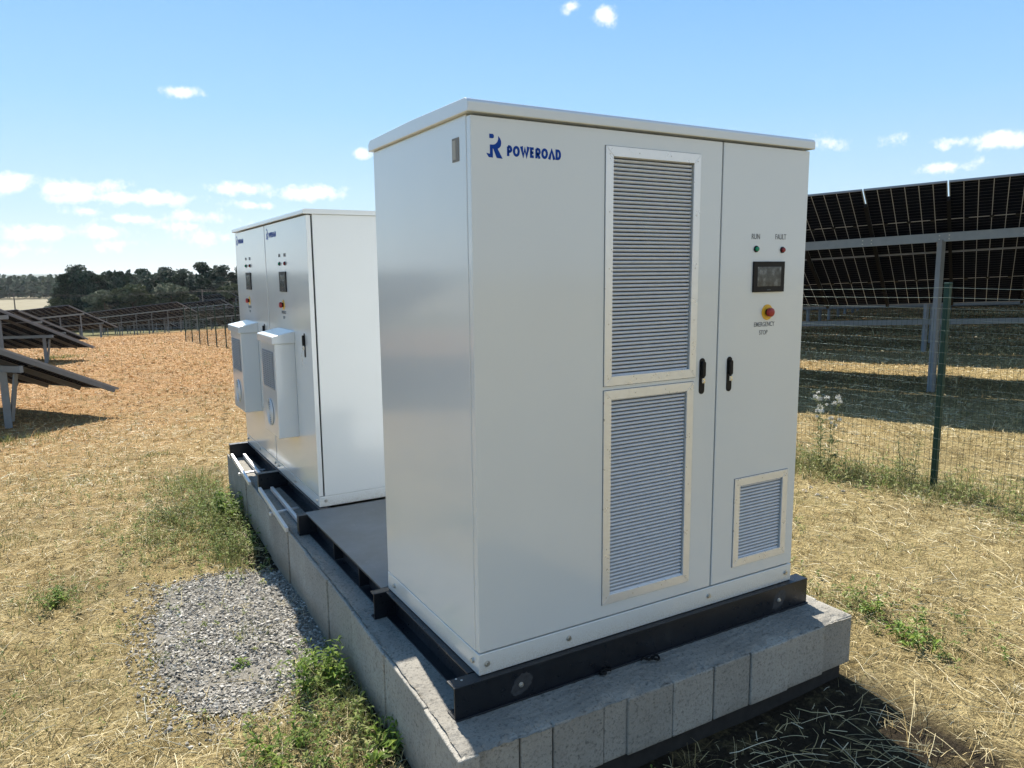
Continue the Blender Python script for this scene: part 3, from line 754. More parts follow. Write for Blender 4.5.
def sample(n, a, b, e=.7, h0=-24, h1=88):
    u = RNG.random(n); r = (u*(b**e-a**e)+a**e)**(1/e); t = np.radians(RNG.uniform(h0, h1, n))
    return CAM[0]+r*np.sin(t), CAM[1]+r*np.cos(t), r
def place_ok(x, y):
    g = in_poly(x, y, gpoly); painted_shade = (x > .1) & (x < 2.0+.1*np.sin(y*9)) & (y > -1.1+.12*np.sin(x*7)) & (y < .1)  # straw thinned where the ground is painted dark for shade
    return ~in_slab(x, y, .0) & ~(g & (RNG.random(len(x)) > .09)) & ~(painted_shade & (RNG.random(len(x)) > .2))

def lying_straw(n, rmax):
    x, y, r = sample(n, 1.2, rmax); k = place_ok(x, y) & (RNG.random(n) < .3+.9*patchy(x*1.3+.7*np.sin(y*3), y*1.7)); x, y, r = x[k], y[k], r[k]; n = len(x)
    L = RNG.uniform(.02, .10, n)*np.where(RNG.random(n) < .04, 2.2, 1)*(1+r*.02); w = np.maximum(RNG.uniform(.001, .003, n), r*.00048)
    a = RNG.uniform(0, 2*PI, n); dx, dy = np.cos(a), np.sin(a); tilt = RNG.normal(0, .16, n)
    base = np.stack([x, y, ter(x, y)+RNG.uniform(.002, .022, n)], -1)
    e = np.stack([dx*L/2, dy*L/2, L/2*tilt+.0], -1); m = base+np.stack([np.zeros(n), np.zeros(n), L*RNG.uniform(0, .10, n)], -1)
    s = np.stack([-dy*w/2, dx*w/2, RNG.normal(0, .3, n)*w], -1)
    p0 = base-e; p1 = base+e; p0[:, 2] = np.maximum(p0[:, 2], ter(p0[:, 0], p0[:, 1])); p1[:, 2] = np.maximum(p1[:, 2], ter(p1[:, 0], p1[:, 1]))
    A = np.stack([p0-s, p0+s, m+s, m-s], 1); B = np.stack([m-s, m+s, p1+s*.6, p1-s*.6], 1)
    tint = np.clip(RNG.normal(.48, .27, n)+(patchy(x*.7+3, y*.7)-.5)*.5, 0, 1)
    far = (y-.15*x+RNG.normal(0, 4, n) > 12).astype(int)
    return np.concatenate([A, B]), np.concatenate([tint, tint]), np.concatenate([far, far])
def upright(n, rmax, kind):
    x, y, r = sample(n, 1.2, rmax, .75); g = greenness(x, y); pt = patchy(x, y)
    if kind == 'green': k = place_ok(x, y) & (RNG.random(n) < np.maximum(g*.95, .10*pt+.02))
    else: k = place_ok(x, y) & (RNG.random(n) < .35+.5*pt) 
    x, y, r, g = x[k], y[k], r[k], g[k]; n = len(x)
    h = RNG.uniform(.02, .075, n)*(1+1.6*g*RNG.random(n))*np.where(RNG.random(n) < .03, 2.2, 1); h *= (1+r*.015)
    w = np.maximum(RNG.uniform(.0018, .0042, n), r*.0006); a = RNG.uniform(0, 2*PI, n); ln = RNG.uniform(.15, 1.1, n)*h; b = RNG.uniform(0, 2*PI, n)
    z = ter(x, y)-.004
    base = np.stack([x, y, z], -1); s = np.stack([np.cos(a)*w/2, np.sin(a)*w/2, np.zeros(n)], -1)
    mid = base+np.stack([np.cos(b)*ln*.35, np.sin(b)*ln*.35, h*.6], -1); tip = base+np.stack([np.cos(b)*ln, np.sin(b)*ln, h*RNG.uniform(.75, 1.05, n)], -1)
    A = np.stack([base-s, base+s, mid+s*.75, mid-s*.75], 1); B = np.stack([mid-s*.75, mid+s*.75, tip+s*.1, tip-s*.1], 1)
    t = np.clip(RNG.normal(.45, .25, n) if kind != 'green' else RNG.normal(.55, .28, n)-.2*g, 0, 1)
    far = (y-.15*x+RNG.normal(0, 4, n) > 12).astype(int) if kind != 'green' else np.zeros(n)
    return np.concatenate([A, B]), np.concatenate([t, t]), np.concatenate([far, far])
V1, T1, F1 = lying_straw(400000, 60); V2, T2, F2 = upright(130000, 70, 'dry')
def tufts(n, rmax):
    x, y, r = sample(n, 1.3, rmax, .6); k = place_ok(x, y) & (RNG.random(n) < .15+.95*patchy(x*2.1+1, y*2.3)); x, y, r = x[k], y[k], r[k]; m = 16; n = len(x)
    sz = RNG.uniform(.5, 1.25, n)*np.where(RNG.random(n) < .05, 1.6, 1); tt = RNG.normal(.42, .2, n)
    b = RNG.uniform(0, 2*PI, (n, m)); o_ = np.abs(RNG.normal(0, .014, (n, m)))*sz[:, None]; X_ = (x[:, None]+o_*np.cos(b)).ravel(); Y_ = (y[:, None]+o_*np.sin(b)).ravel(); b = b.ravel(); N_t = n*m; S = np.repeat(sz, m); Rr = np.repeat(r, m)
    h = RNG.uniform(.018, .06, N_t)*S*(1+Rr*.02); ln = h*RNG.uniform(.3, 1.5, N_t); w = np.maximum(RNG.uniform(.0012, .003, N_t), Rr*.0005); a = RNG.uniform(0, 2*PI, N_t)
    base = np.stack([X_, Y_, ter(X_, Y_)-.003], -1); s_ = np.stack([np.cos(a)*w/2, np.sin(a)*w/2, np.zeros(N_t)], -1); mid = base+np.stack([np.cos(b)*ln*.4, np.sin(b)*ln*.4, h*.65], -1); tip = base+np.stack([np.cos(b)*ln, np.sin(b)*ln, h*RNG.uniform(.6, 1.1, N_t)], -1)
    t = np.clip(np.repeat(tt, m)+RNG.normal(0, .12, N_t), 0, 1); far = (Y_-.15*X_+RNG.normal(0, 4, N_t) > 12).astype(int)
    return np.concatenate([np.stack([base-s_, base+s_, mid+s_*.75, mid-s_*.75], 1), np.stack([mid-s_*.75, mid+s_*.75, tip+s_*.15, tip-s_*.15], 1)]), np.tile(t, 2), np.tile(far, 2)
V4, T4, F4 = tufts(11000, 30)
V2 = np.concatenate([V2, V4]); T2 = np.concatenate([T2, T4]); F2 = np.concatenate([F2, F4])
o = np_mesh('dry_grass', np.concatenate([V1, V2]), 4, [M['straw'], M['straw_far']], np.concatenate([T1, T2]), mat_idx=np.concatenate([F1, F2]))
tag(o, 'mown dry yellow grass and straw covering the field', 'dry grass', kind='stuff')
V3, T3, _ = upright(240000, 45, 'green')
def patch_grass(n, cx, cy, sx, sy, hmin, hmax):
    x = RNG.normal(cx, sx*.6, n); y = RNG.normal(cy, sy*.6, n); k = ~in_slab(x, y) & (patchy(x*6+1, y*6)*patchy(x*2.3, y*2.9+2)+RNG.random(n)*.25 > .34); x, y = x[k], y[k]; n = len(x); r = np.hypot(x-CAM[0], y-CAM[1])
    h = RNG.uniform(hmin*.6, hmax*.8, n)*np.exp(-.5*(((x-cx)/sx)**2+((y-cy)/sy)**2))*1.15; w = np.maximum(RNG.uniform(.002, .005, n), r*.0006); a = RNG.uniform(0, 2*PI, n); b = RNG.uniform(0, 2*PI, n); ln = RNG.uniform(.2, .9, n)*h
    base = np.stack([x, y, ter(x, y)-.004], -1); s_ = np.stack([np.cos(a)*w/2, np.sin(a)*w/2, np.zeros(n)], -1)
    mid = base+np.stack([np.cos(b)*ln*.3, np.sin(b)*ln*.3, h*.62], -1); tip = base+np.stack([np.cos(b)*ln, np.sin(b)*ln, h], -1)
    return np.concatenate([np.stack([base-s_, base+s_, mid+s_*.75, mid-s_*.75], 1), np.stack([mid-s_*.75, mid+s_*.75, tip+s_*.1, tip-s_*.1], 1)]), np.tile(np.clip(RNG.normal(.5, .27, n), 0, 1), 2)
PG = [(2600, -.34, 4.3, .28, .9, .08, .22), (2200, -.8, 4.2, .5, .7, .04, .14), (1300, -.3, 5.6, .3, .7, .08, .22), (900, -.36, 3.3, .18, .35, .05, .14), (700, -1.47, 3.1, .3, .25, .03, .09), (500, -2.1, 4.6, .4, .6, .03, .08),
      (1300, -.3, .75, .16, .42, .03, .13), (800, -.55, .6, .25, .25, .03, .1), (700, -.33, 1.15, .15, .15, .03, .1), (1900, 5.45, 1.2, .35, .7, .05, .26), (2000, 5.35, 2.6, .35, .8, .06, .30), (1200, 5.3, 4.2, .35, .8, .08, .3), (1900, 5.75, -.3, .35, .8, .05, .28), (700, 6.2, 1.4, .4, 1.2, .05, .18),
      (400, 2.7, .35, .22, .3, .03, .08), (500, 2.75, -.2, .3, .3, .03, .1), (250, 3.5, 1.4, .25, .2, .02, .06), (900, -2.6, 11.0, 1.0, .3, .05, .2), (500, -1.9, 33, .9, .5, .05, .25), (900, -1.6, 2.0, .7, .6, .02, .07), (900, -1.1, 6.2, .8, 1.0, .03, .09), (700, -1.8, 1.5, .4, .4, .02, .06)]
for _ in range(26):
    PG.append((random.randint(120, 420), random.uniform(-3.6, -.5), random.uniform(1.2, 8), random.uniform(.15, .5), random.uniform(.12, .5), .02, random.uniform(.05, .09)))
for _ in range(14):
    PG.append((random.randint(100, 300), random.uniform(2.2, 4.8), random.uniform(-.9, 3), random.uniform(.12, .35), random.uniform(.12, .35), .02, random.uniform(.04, .08)))
pg = [patch_grass(*a) for a in PG]
V3 = np.concatenate([V3]+[a[0] for a in pg]); T3 = np.concatenate([T3]+[a[1] for a in pg])
o = np_mesh('green_grass', V3, 4, M['grass'], T3); tag(o, 'thin green grass growing through the straw', 'grass', kind='stuff')

# longer dry stalks lying about
def stalks(n, region):
    A = []; T = []
    for _ in range(n):
        x, y = region(); L = random.choice([random.uniform(.05, .16), random.uniform(.08, .25), random.uniform(.2, .55)]); a = random.uniform(0, 2*PI); k = random.uniform(-.25, .25); r = random.choice([random.uniform(.0006, .0013), random.uniform(.0006, .0013), random.uniform(.001, .0021)])
        pts = []; px_, py_ = x, y; h0 = random.uniform(.005, .04); arch = random.uniform(0, .03)*L/.3; kink = random.randint(2, 9); ka = random.uniform(-.9, .9)
        for i in range(7):
            f = i/6; pts.append(Vector((px_, py_, float(ter(px_, py_))+h0*(.6+.4*f)+arch*math.sin(PI*f)))); g_ = a+k*f+(ka if i >= kink else 0); px_ += math.cos(g_)*L/6; py_ += math.sin(g_)*L/6
        if any(in_slab(np.array([p.x]), np.array([p.y]), .01)[0] for p in pts): continue
        m = MB(); m.tube(pts, r, 4, cap=False); t = min(1, max(0, random.gauss(.72, .2)))
        vv = np.array(m.v)
        for f in m.f: A.append(vv[f]); T.append(t)
    return np.array(A), np.array(T)
def rg(cx, cy, sx, sy): return lambda: (random.gauss(cx, sx), random.gauss(cy, sy))
parts = [stalks(130, rg(1.15, -.55, .4, .18)), stalks(80, rg(1.9, -.5, .35, .25)), stalks(160, rg(2.9, .2, .8, .7)), stalks(160, rg(3.6, 1.3, .9, .9)), stalks(90, rg(-1.1, 1.2, .5, .6)), stalks(70, rg(-.45, .75, .25, .35)), stalks(60, rg(5.2, 1.6, .4, .8)), stalks(70, rg(-1.2, 3.2, .6, 1.0))]
o = np_mesh('dry_stalks', np.concatenate([p[0] for p in parts]), 4, M['straw'], np.concatenate([p[1] for p in parts])); tag(o, 'loose dry stalks and twigs scattered round the foundation', 'dry stalks', kind='stuff')

# leafy weeds
M['stem'] = simple('green_weed_stem', (.12, .15, .05), .6)
def leaf_quads(c, d, L, w, up, fold=.25):
    d = Vector(d).normalized(); s = d.cross(Vector(up)).normalized(); n = s.cross(d)
    c = Vector(c); m = c+d*L*.5+n*L*.08; t = c+d*L-n*L*.15
    l = m+s*w*.5+n*w*fold; r = m-s*w*.5+n*w*fold
    return [[c, m, l, c+(l-c)*.5], [c, c+(r-c)*.5, r, m], [m, t, t+(l-t)*.55, l], [m, r, t+(r-t)*.55, t]]
def weed(name, label, px, py, h, n_stem, spread, leaf, mat, leaves=22, fluffy=False, loc=None, cat='weed'):
    P = ground_point(px, py) if loc is None else (loc[0], loc[1], float(ter(*loc)))
    root = thing(name, label, cat, tuple(P)); Q = []; T = []; FQ = []
    for s in range(n_stem):
        st = MB()
        a = random.uniform(0, 2*PI); rr = spread*math.sqrt(random.random())*.6; bx, by = rr*math.cos(a), rr*math.sin(a); hh = h*random.uniform(.55, 1.05)
        lx, ly = math.cos(a)*spread*random.uniform(.1, .6), math.sin(a)*spread*random.uniform(.1, .6)
        pts = [Vector((bx+lx*f*f, by+ly*f*f, hh*f-.01)) for f in np.linspace(0, 1, 6)]
        st.tube(pts, .002, 5, rs=[.0028*(1-.6*f) for f in np.linspace(0, 1, 6)])
        for k in range(leaves):
            f = random.uniform(.12, 1); i = min(4, int(f*5)); p = pts[i].lerp(pts[i+1], f*5-i)
            b = random.uniform(0, 2*PI); L = leaf*random.uniform(.5, 1.2)*(1.15-.55*f)
            q = leaf_quads(p, (math.cos(b), math.sin(b), random.uniform(-.1, .9)), L, L*random.uniform(.22, .42), (0, 0, 1)); t = random.gauss(.5, .22)
            Q += q; T += [t]*4
        if not fluffy: st.build('stem', M['stem'], root)
        else:
            tips = [pts[-1]]
            for _ in range(3):
                tp = pts[-2]+Vector((random.uniform(-.07, .07), random.uniform(-.07, .07), random.uniform(.05, .16))); st.tube([pts[-2], (pts[-2]+tp)/2+Vector((0, 0, .01)), tp], .0014, 4); tips.append(tp)
            for tp in tips:
                R_ = random.uniform(.016, .034)
                FQ = []
                for _ in range(46):
                    v = Vector((random.gauss(0, 1), random.gauss(0, 1), random.gauss(.2, 1))).normalized(); u = v.orthogonal().normalized()*.0022
                    e = tp+v*R_; FQ.append([list(tp-u), list(tp+u), list(e+u), list(e-u)])
                np_mesh('seed_head', np.array(FQ), 4, M['fluff'], RNG.random(len(FQ)), root)
            st.build('stem', M['stem'], root)
    np_mesh('foliage', np.array([[list(v) for v in q] for q in Q]), 4, mat, np.clip(np.array(T), 0, 1), root)
    return root
def leaf_cover(specs):
    Q = []; T = []
    for n, cx, cy, sx, sy, hh, lf, dull in specs:
        for _ in range(n):
            x, y = random.gauss(cx, sx), random.gauss(cy, sy)
            if in_slab(np.array([x]), np.array([y]), .01)[0]: continue
            z = float(ter(x, y)); t0 = random.gauss(.45, .2)+dull; h = hh*random.uniform(.3, 1.1); kx, ky = random.gauss(0, .3)*h, random.gauss(0, .3)*h
            for k in range(random.randint(5, 11)):
                f = random.random(); a = random.uniform(0, 2*PI); L = lf*random.uniform(.5, 1.2); Q += leaf_quads((x+kx*f, y+ky*f, z+h*f), (math.cos(a), math.sin(a), random.uniform(-.2, .8)), L, L*random.uniform(.2, .42), (0, 0, 1)); T += [t0+random.gauss(0, .08)]*4
    o = np_mesh('low_weeds', np.array([[list(v) for v in q] for q in Q]), 4, M['leaf_cover'], np.clip(np.array(T), 0, 1)); tag(o, 'low leafy weeds sprouting in the dry grass and along the foundation', 'weeds', kind='stuff')
M['leaf_cover'] = blades('mixed_weed_leaf', [(0, (.055, .09, .02)), (.35, (.13, .19, .035)), (.65, (.23, .28, .07)), (1, (.4, .38, .17))], .55, .3)
leaf_cover([(230, -.3, 4.4, .13, .7, .2, .045, .05), (260, -.65, 4.1, .3, .55, .12, .035, .15), (120, -.5, 5.4, .35, .6, .1, .035, .15), (60, -.3, 3.5, .1, .3, .12, .035, 0), (50, -1.47, 3.1, .16, .16, .09, .03, -.05), (90, -.36, .8, .12, .3, .12, .045, 0), (60, -.55, .6, .18, .2, .08, .04, .1), (40, -.3, 1.25, .1, .15, .12, .04, 0),
            (80, 2.75, .1, .16, .4, .1, .04, .1), (40, 2.35, .75, .1, .25, .08, .04, .1), (30, 3.5, 1.4, .2, .15, .06, .03, .1), (380, 5.42, 2.1, .26, 1.2, .26, .05, .25), (240, 5.75, -.1, .28, .7, .2, .045, .3), (45, -1.6, 1.9, .5, .5, .05, .025, .2), (60, -1.2, 6.0, .6, .8, .08, .03, .2), (40, -.8, 1.9, .3, .5, .04, .025, .1), (30, .3, -.4, .3, .08, .05, .03, 0)])
weed('thistle', 'tall thistle gone to white fluff at the wire fence beside the large cabinet', 824, 474, .88, 5, .14, .12, M['leaf_dull'], 20, True)
weed('fence_weed', 'slender dull green weed at the wire fence, left of the green post', 905, 482, .48, 7, .16, .06, M['leaf_dull'], 26)
weed('leafy_weed', 'bright green leafy weed on the gravel edge against the block wall', 318, 690, .24, 9, .16, .085, M['leaf'], 16)
weed('leafy_weed', 'fresh green weed near the front left corner of the foundation, at the bottom edge', 380, 756, .16, 8, .16, .07, M['leaf'], 14)
weed('leafy_weed', 'low sprawling green weed left of the bottom corner weed, among dry stalks', 285, 752, .13, 8, .2, .06, M['leaf'], 12)
weed('leafy_weed', 'upright green weed beside the far part of the block wall', 232, 520, .34, 12, .22, .09, M['leaf'], 16)
weed('leafy_weed', 'dull green weed patch further out from the far part of the wall', 190, 520, .18, 14, .38, .06, M['leaf_dull'], 14)
weed('leafy_weed', 'small dark green weed alone in the dry grass at the left', 55, 605, .11, 9, .14, .06, M['leaf'], 12)
weed('leafy_weed', 'yellow green weed just right of the foundation end', 868, 612, .14, 7, .13, .06, M['leaf'], 12)
weed('leafy_weed', 'larger yellow green weed out in the straw right of the foundation', 918, 645, .15, 8, .17, .075, M['leaf'], 12)
weed('leafy_weed', 'tiny green sprout in the middle of the gravel patch', 242, 668, .06, 4, .06, .05, M['leaf'], 7)

# pale clods near the fence foot
def rock(mb, c, r):
    n = len(mb.v); vs = [Vector(v)*r*random.uniform(.7, 1.2) for v in octv]; vs = [Vector((v.x*1.3, v.y, v.z*.6)) for v in vs]
    mb.add([Vector(c)+v for v in vs], [tuple(f) for f in octf])
m = MB()
for _ in range(7):
    P = ground_point(random.uniform(802, 850), random.uniform(482, 500)); rock(m, P+np.array([0, 0, .006]), random.uniform(.012, .032))
for _ in range(18):
    P = ground_point(random.uniform(236, 330), random.uniform(545, 580)); rock(m, P, random.uniform(.01, .02))
tag(m.build('stones', simple('pale_clay', (.38, .33, .25), .95, var=.2)), 'pale stones and clods scattered on the ground', 'stones', kind='stuff')

# ------------------------------------------------------------------ wire fence
def fx(y): return 5.613+(y-1.506)*(-.012) if y < 8 else 5.535+(y-8)*(-.040)
fy0, fy1 = -4.5, 43.0
fence = thing('wire_fence', 'welded wire mesh fence on dark green posts along the solar rows', 'fence', (fx(1.506), 1.506, float(ter(fx(1.506), 1.506))))
FO = Vector(fence.location)
FH = 1.92
py = [-4.3, -1.4, 1.506]+[1.506+2.75*k for k in range(1, 7)]+[20.2+2.1*k for k in range(0, 12)]
for y in py:
    x = fx(y); z = float(ter(x, y)); m = MB(); c = Vector((x, y, z))-FO
    m.prism([(c.x-.024, c.y-.024), (c.x+.024, c.y-.024), (c.x+.024, c.y+.024), (c.x-.024, c.y+.024)], 'z', c.z-.2, c.z+FH)
    m.prism([(c.x-.027, c.y-.027), (c.x+.027, c.y-.027), (c.x+.027, c.y+.027), (c.x-.027, c.y+.027)], 'z', c.z+FH+.0005, c.z+FH+.02)
    m.build('post', M['green_post'], fence, .005, 2)
wm = MB(); step = .0508
def wire(p, q, r, mi=0): 
    p = Vector(p)-FO; q = Vector(q)-FO; d = (q-p).normalized(); a = d.orthogonal().normalized()*r; b_ = d.cross(a)
    wm.add([p+a, p-a*.5+b_*.87, p-a*.5-b_*.87, q+a, q-a*.5+b_*.87, q-a*.5-b_*.87], [(0,1,4,3),(1,2,5,4),(2,0,3,5)], mi, True)
XO = -.032
y = fy0
while y < fy1:
    x = fx(y)+XO; z = float(ter0(x, y)); wire((x, y, z+.03), (x, y, z+FH-.22), .0014 if y < 12 else .0028, 1); y += step if y < 12 else step*2
hz = [.04, .12, .2, .3, .4, .5, .6, .7, .8, .9, 1.0, 1.1, 1.2, 1.3, 1.4, 1.5, 1.6, FH-.22]
yy = np.arange(fy0, fy1, .45)
for h in hz:
    for a, c in zip(yy[:-1], yy[1:]):
        xa, xc = fx(a)+XO-.002, fx(c)+XO-.002; wire((xa, a, float(ter0(xa, a))+h), (xc, c, float(ter0(xc, c))+h), .0014)
# two sagging line wires above the mesh
for h, sg in ((FH-.03, .025), (FH-.12, .012)):
    for i in range(len(py)-1):
        a, c = py[i], py[i+1]; pr = None
        for k in range(9):
            f = k/8; yv = a+(c-a)*f; xv = fx(yv)+XO-.004; q = (xv, yv, float(ter0(xv, yv))+h-sg*4*f*(1-f)*random.uniform(.9, 1.1))
            if pr: wire(pr, q, .002)
            pr = q
wm.build('wire_mesh', [M['wire'], M['wire_dark']], fence)

# ------------------------------------------------------------------ solar tables
MW, ML, GAP = 1.134, 2.384, .02
def module_mesh():
    mb = MB(); f = .03
    mb.box((.012, .012, -.004), (MW-.012, ML-.012, .003), 0)
    for a, b_ in (((0, 0, -.018), (MW, .014, .014)), ((0, ML-.014, -.018), (MW, ML, .014)), ((0, .0145, -.018), (.014, ML-.0145, .014)), ((MW-.014, .0145, -.018), (MW, ML-.0145, .014))): mb.box(a, b_, 1)
    for k in (.2, .5, .8): mb.box((MW*k-.03, 1.165, -.02), (MW*k+.03, 1.219, -.0045), 2)
    o = mb.build('solar_panel', [M['cells'], M['mod_frame'], M['black']]); me = o.data; bpy.data.objects.remove(o); return me
MODULE = module_mesh()
def solar_table(label, top_end, slope, n, T=26.5, sign=1, s_up=1.5, s_lo=3.3, lo_off=.25, posts_every=4, first_post=1, detail=True, post_u=None, group='solar tables on steel posts'):
    """top_end: upper corner of the end; the row runs along sign*(-.365,.931,slope); modules slope down toward (.931,.365)"""
    a = Vector((-.4756*sign, .8796*sign, slope*sign)).normalized(); dh = Vector((.8796, .4756, 0)); dh = (dh-a*dh.dot(a)).normalized()
    nh = a.cross(dh); nh = nh if nh.z > 0 else -nh
    v = dh*math.cos(rad(T))-nh*math.sin(rad(T)); nn = a.cross(v); nn = nn if nn.z > 0 else -nn
    P = Vector(top_end); gz = float(ter0(P.x+v.x*2.4, P.y+v.y*2.4)); L = n*(MW+GAP)
    O = Vector((P.x+v.x*2.4, P.y+v.y*2.4, gz))
    root = thing('solar_table', label, 'solar table', tuple(O), 0, group)
    ax = -a if sign*1 < 0 else a
    # module frame: x along a, y along v, z = normal
    xa = a; zc = xa.cross(v)
    flip = zc.dot(nn) < 0
    for i in range(n):
        for j in range(2):
            if not flip: o0 = P+a*(i*(MW+GAP)+GAP/2)+v*(j*(ML+.025)); X = a
            else: o0 = P+a*((i+1)*(MW+GAP)-GAP/2)+v*(j*(ML+.025)); X = -a
            o = bpy.data.objects.new('solar_panel', MODULE); COL.objects.link(o); o.parent = root
            mt = Matrix((X, v, nn)).transposed().to_4x4(); mt.translation = o0-O; o.matrix_basis = mt
    tot = 2*ML+.025
    def rel(q): return Vector(q)-O
    for i in range(n+1):
        s0 = .42 if 0 < i < n else .1
        c = P+a*(i*(MW+GAP)) + (a*.03 if i == 0 else -a*.03 if i == n else Vector())
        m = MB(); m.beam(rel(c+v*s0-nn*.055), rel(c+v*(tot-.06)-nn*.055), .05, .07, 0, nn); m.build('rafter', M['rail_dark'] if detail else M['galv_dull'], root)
    ub = P+v*s_up-nn*.17; lb = P+v*s_lo-nn*lo_off
    for q, nm, hh in ((ub, 'upper_beam', .15), (lb, 'lower_beam', .11)):
        m = MB(); m.beam(rel(q-a*.04), rel(q+a*(L+.04)), .06, hh, 0)
        if detail and nm == 'upper_beam':
            for i in range(n+1):
                for dz in (-.03, .03):
                    for dx_ in (.0, .14): m.disc(rel(q+a*(i*(MW+GAP)+dx_)-dh*.03+Vector((0, 0, dz))), -dh, .012, .012, 8, 1)
        m.build(nm, [M['galv'], M['bolt']], root, .004, 1)
    us = post_u if post_u else [first_post*(MW+GAP)*.5+k*posts_every*(MW+GAP) for k in range(int((n-first_post*.5)/posts_every)+1)]
    for u in us:
        for q in (ub, lb):
            t = q+a*u; g = float(ter0(t.x, t.y)); m = MB()
            c = rel(t); zz = g-O.z-.3; w = .055
            m.box((c.x-w, c.y-.04, zz), (c.x+w, c.y-.034, c.z-.04)); m.box((c.x-w, c.y-.0339, zz), (c.x-w+.006, c.y+.04, c.z-.04)); m.box((c.x+w-.006, c.y-.0339, zz), (c.x+w, c.y+.04, c.z-.04))
            m.build('post', M['galv'], root)
        t = lb+a*u; g = float(ter0(t.x, t.y)); m = MB(); m.beam(rel((t.x+.05, t.y+.02, g+.1)), rel(t+v*.22-nn*.02+Vector((0,0,-.0))), .05, .06); m.build('brace', M['galv'], root)
    return root
# row on the right, behind the fence; the module gap is anchored at (9.80, 4.01, 2.83)
aR = Vector((-.4751, .8792, -.0375))
Pg = Vector((10.105, 4.19, 2.868))
k0 = 6
# post under the upper beam at (10.7, 4.63)
uu = (Vector((10.698, 4.63, 0))-Vector((Pg.x, Pg.y, 0))).dot(Vector((-.4756, .8796, 0)))
u0 = k0*(MW+GAP)+uu
NR = 'solar tables on steel posts'
solar_table('near solar table on the right seen from its shaded underside behind the fence', Pg-aR*(k0*(MW+GAP)), -.0427, 13, 24, s_lo=4.5, lo_off=.52, post_u=[u0-4*(MW+GAP), u0, u0+4.2*(MW+GAP)])
ORD = ['second solar table on the right, glimpsed through the gap under the nearest one', 'third solar table on the right, behind the second', 'fourth solar table on the right, behind the third', 'fifth solar table on the right, far behind the fence', 'sixth solar table on the right, far behind the fence', 'seventh solar table on the right, far behind the fence', 'eighth solar table on the right, far behind the fence', 'ninth and rearmost solar table on the right']
for k, lab in enumerate(ORD):
    solar_table(lab, Pg-aR*((k0+2)*(MW+GAP))+Vector((.8796, .4756, 0))*(7.2+5.2*k)+Vector((0, 0, -.1-.22*k)), -.0427, 19+k, 24, s_lo=4.3, lo_off=.4, posts_every=4)
# left: ends of the rows along the mown lane
def from_tip(tip, T):
    dh = Vector((.8796, .4756, 0)); return Vector(tip)-(dh*math.cos(rad(T))-Vector((0, 0, math.sin(rad(T)))))*(2*ML+.025)
left = [('nearest solar table at the left edge with its low corner pointing at the lane', at_depth(117, 388.5, 13.7), 25.8, -.034, 12, 3.1, 1.6),
        ('second solar table from the left edge, its long sloping end partly behind the nearest', at_depth(94, 347, 28.5), 26.9, -.05, 12, 3.2, 1.6),
        ('third solar table along the lane, just peeking above the second', at_depth(88, 339, 51), 27.3, -.06, 12, 3.2, 1.6),
        ('fourth solar table along the lane with its tall posts in front of the wood', at_depth(117, 327, 70), 27.6, -.075, 14, 3.4, 1.5),
        ('long dark solar table across the far end of the lane', at_depth(208, 317.5, 97), 27, -.085, 18, 3.4, 1.5)]
for lb_, tip, T, sl, n, slo, sup in left:
    solar_table(lb_, from_tip(tip, T), sl, n, T, s_up=sup, s_lo=slo, lo_off=.22, posts_every=3, detail=False)
def top_right(label, px, py, t, sl, n, T=27): solar_table(label, at_depth(px, py, t), sl, n, T, s_lo=3.4, lo_off=.22, posts_every=3, detail=False)
for px, py, t, lab, n in ((150, 313.5, 112, 'low dark solar table seen under the beam of the long table at the lane end', 18), (226, 313, 116, 'low dark solar table at the lane end, just left of the rear cabinets', 10), (186, 318, 132, 'solar table furthest down the slope behind the lane end', 20)):
    solar_table(lab, at_depth(px, py, t), -.05, n, 27, s_lo=3.4, lo_off=.22, posts_every=3, detail=False)
top_right('far solar table continuing behind the long dark one at the lane end', 221, 299.2, 118, -.08, 16)
top_right('most distant solar table, its end edge showing right of the lane by the cabinets', 232, 293.0, 150, -.06, 16)
# rows beyond the fence on the right of the lane
solar_table('solar table behind the far stretch of fence, left of the rear cabinets', at_depth(196, 311, 80), -.085, 16, 27, sign=-1, s_lo=3.4, lo_off=.22, posts_every=3, detail=False)

# ------------------------------------------------------------------ wood, far forest, hills
def tree_mesh(kind, h, w, n):
    V = []; T = []
    lobes = []
    for _ in range(17 if kind == 'pine' else 16):
        f = random.uniform(.22, .95); rr = w*(1.05-f*.75)*random.uniform(.3, .8) if kind == 'pine' else w*.75*math.sqrt(max(.05, 1-(f*1.7-1)**2))*random.uniform(.2, .8)
        a = random.uniform(0, 2*PI); lobes.append((rr*math.cos(a), rr*math.sin(a), h*f, w*random.uniform(.28, .5)*(1.15-f*.5), h*random.uniform(.06, .12)))
    lobes.append((0, 0, h*.9, w*.2, h*.1))
    for _ in range(n):
        lx, ly, lz, lw, lh = random.choice(lobes); v = Vector((random.gauss(0, 1), random.gauss(0, 1), random.gauss(0, 1))).normalized()*random.random()**.4
        c = Vector((lx+v.x*lw, ly+v.y*lw, lz+v.z*lh)); s = random.uniform(.18, .42); u = Vector((random.gauss(0, 1), random.gauss(0, 1), random.gauss(0, .6))).normalized(); q = u.orthogonal().normalized()
        V.append([c-u*s-q*s*.4, c+u*s-q*s*.6, c+u*s*.8+q*s*.6, c-u*s*.7+q*s*.5]); T.append(min(1, max(0, random.gauss(.5, .25))))
    return np.array([[list(p) for p in q] for q in V]), np.array(T)
protos = []
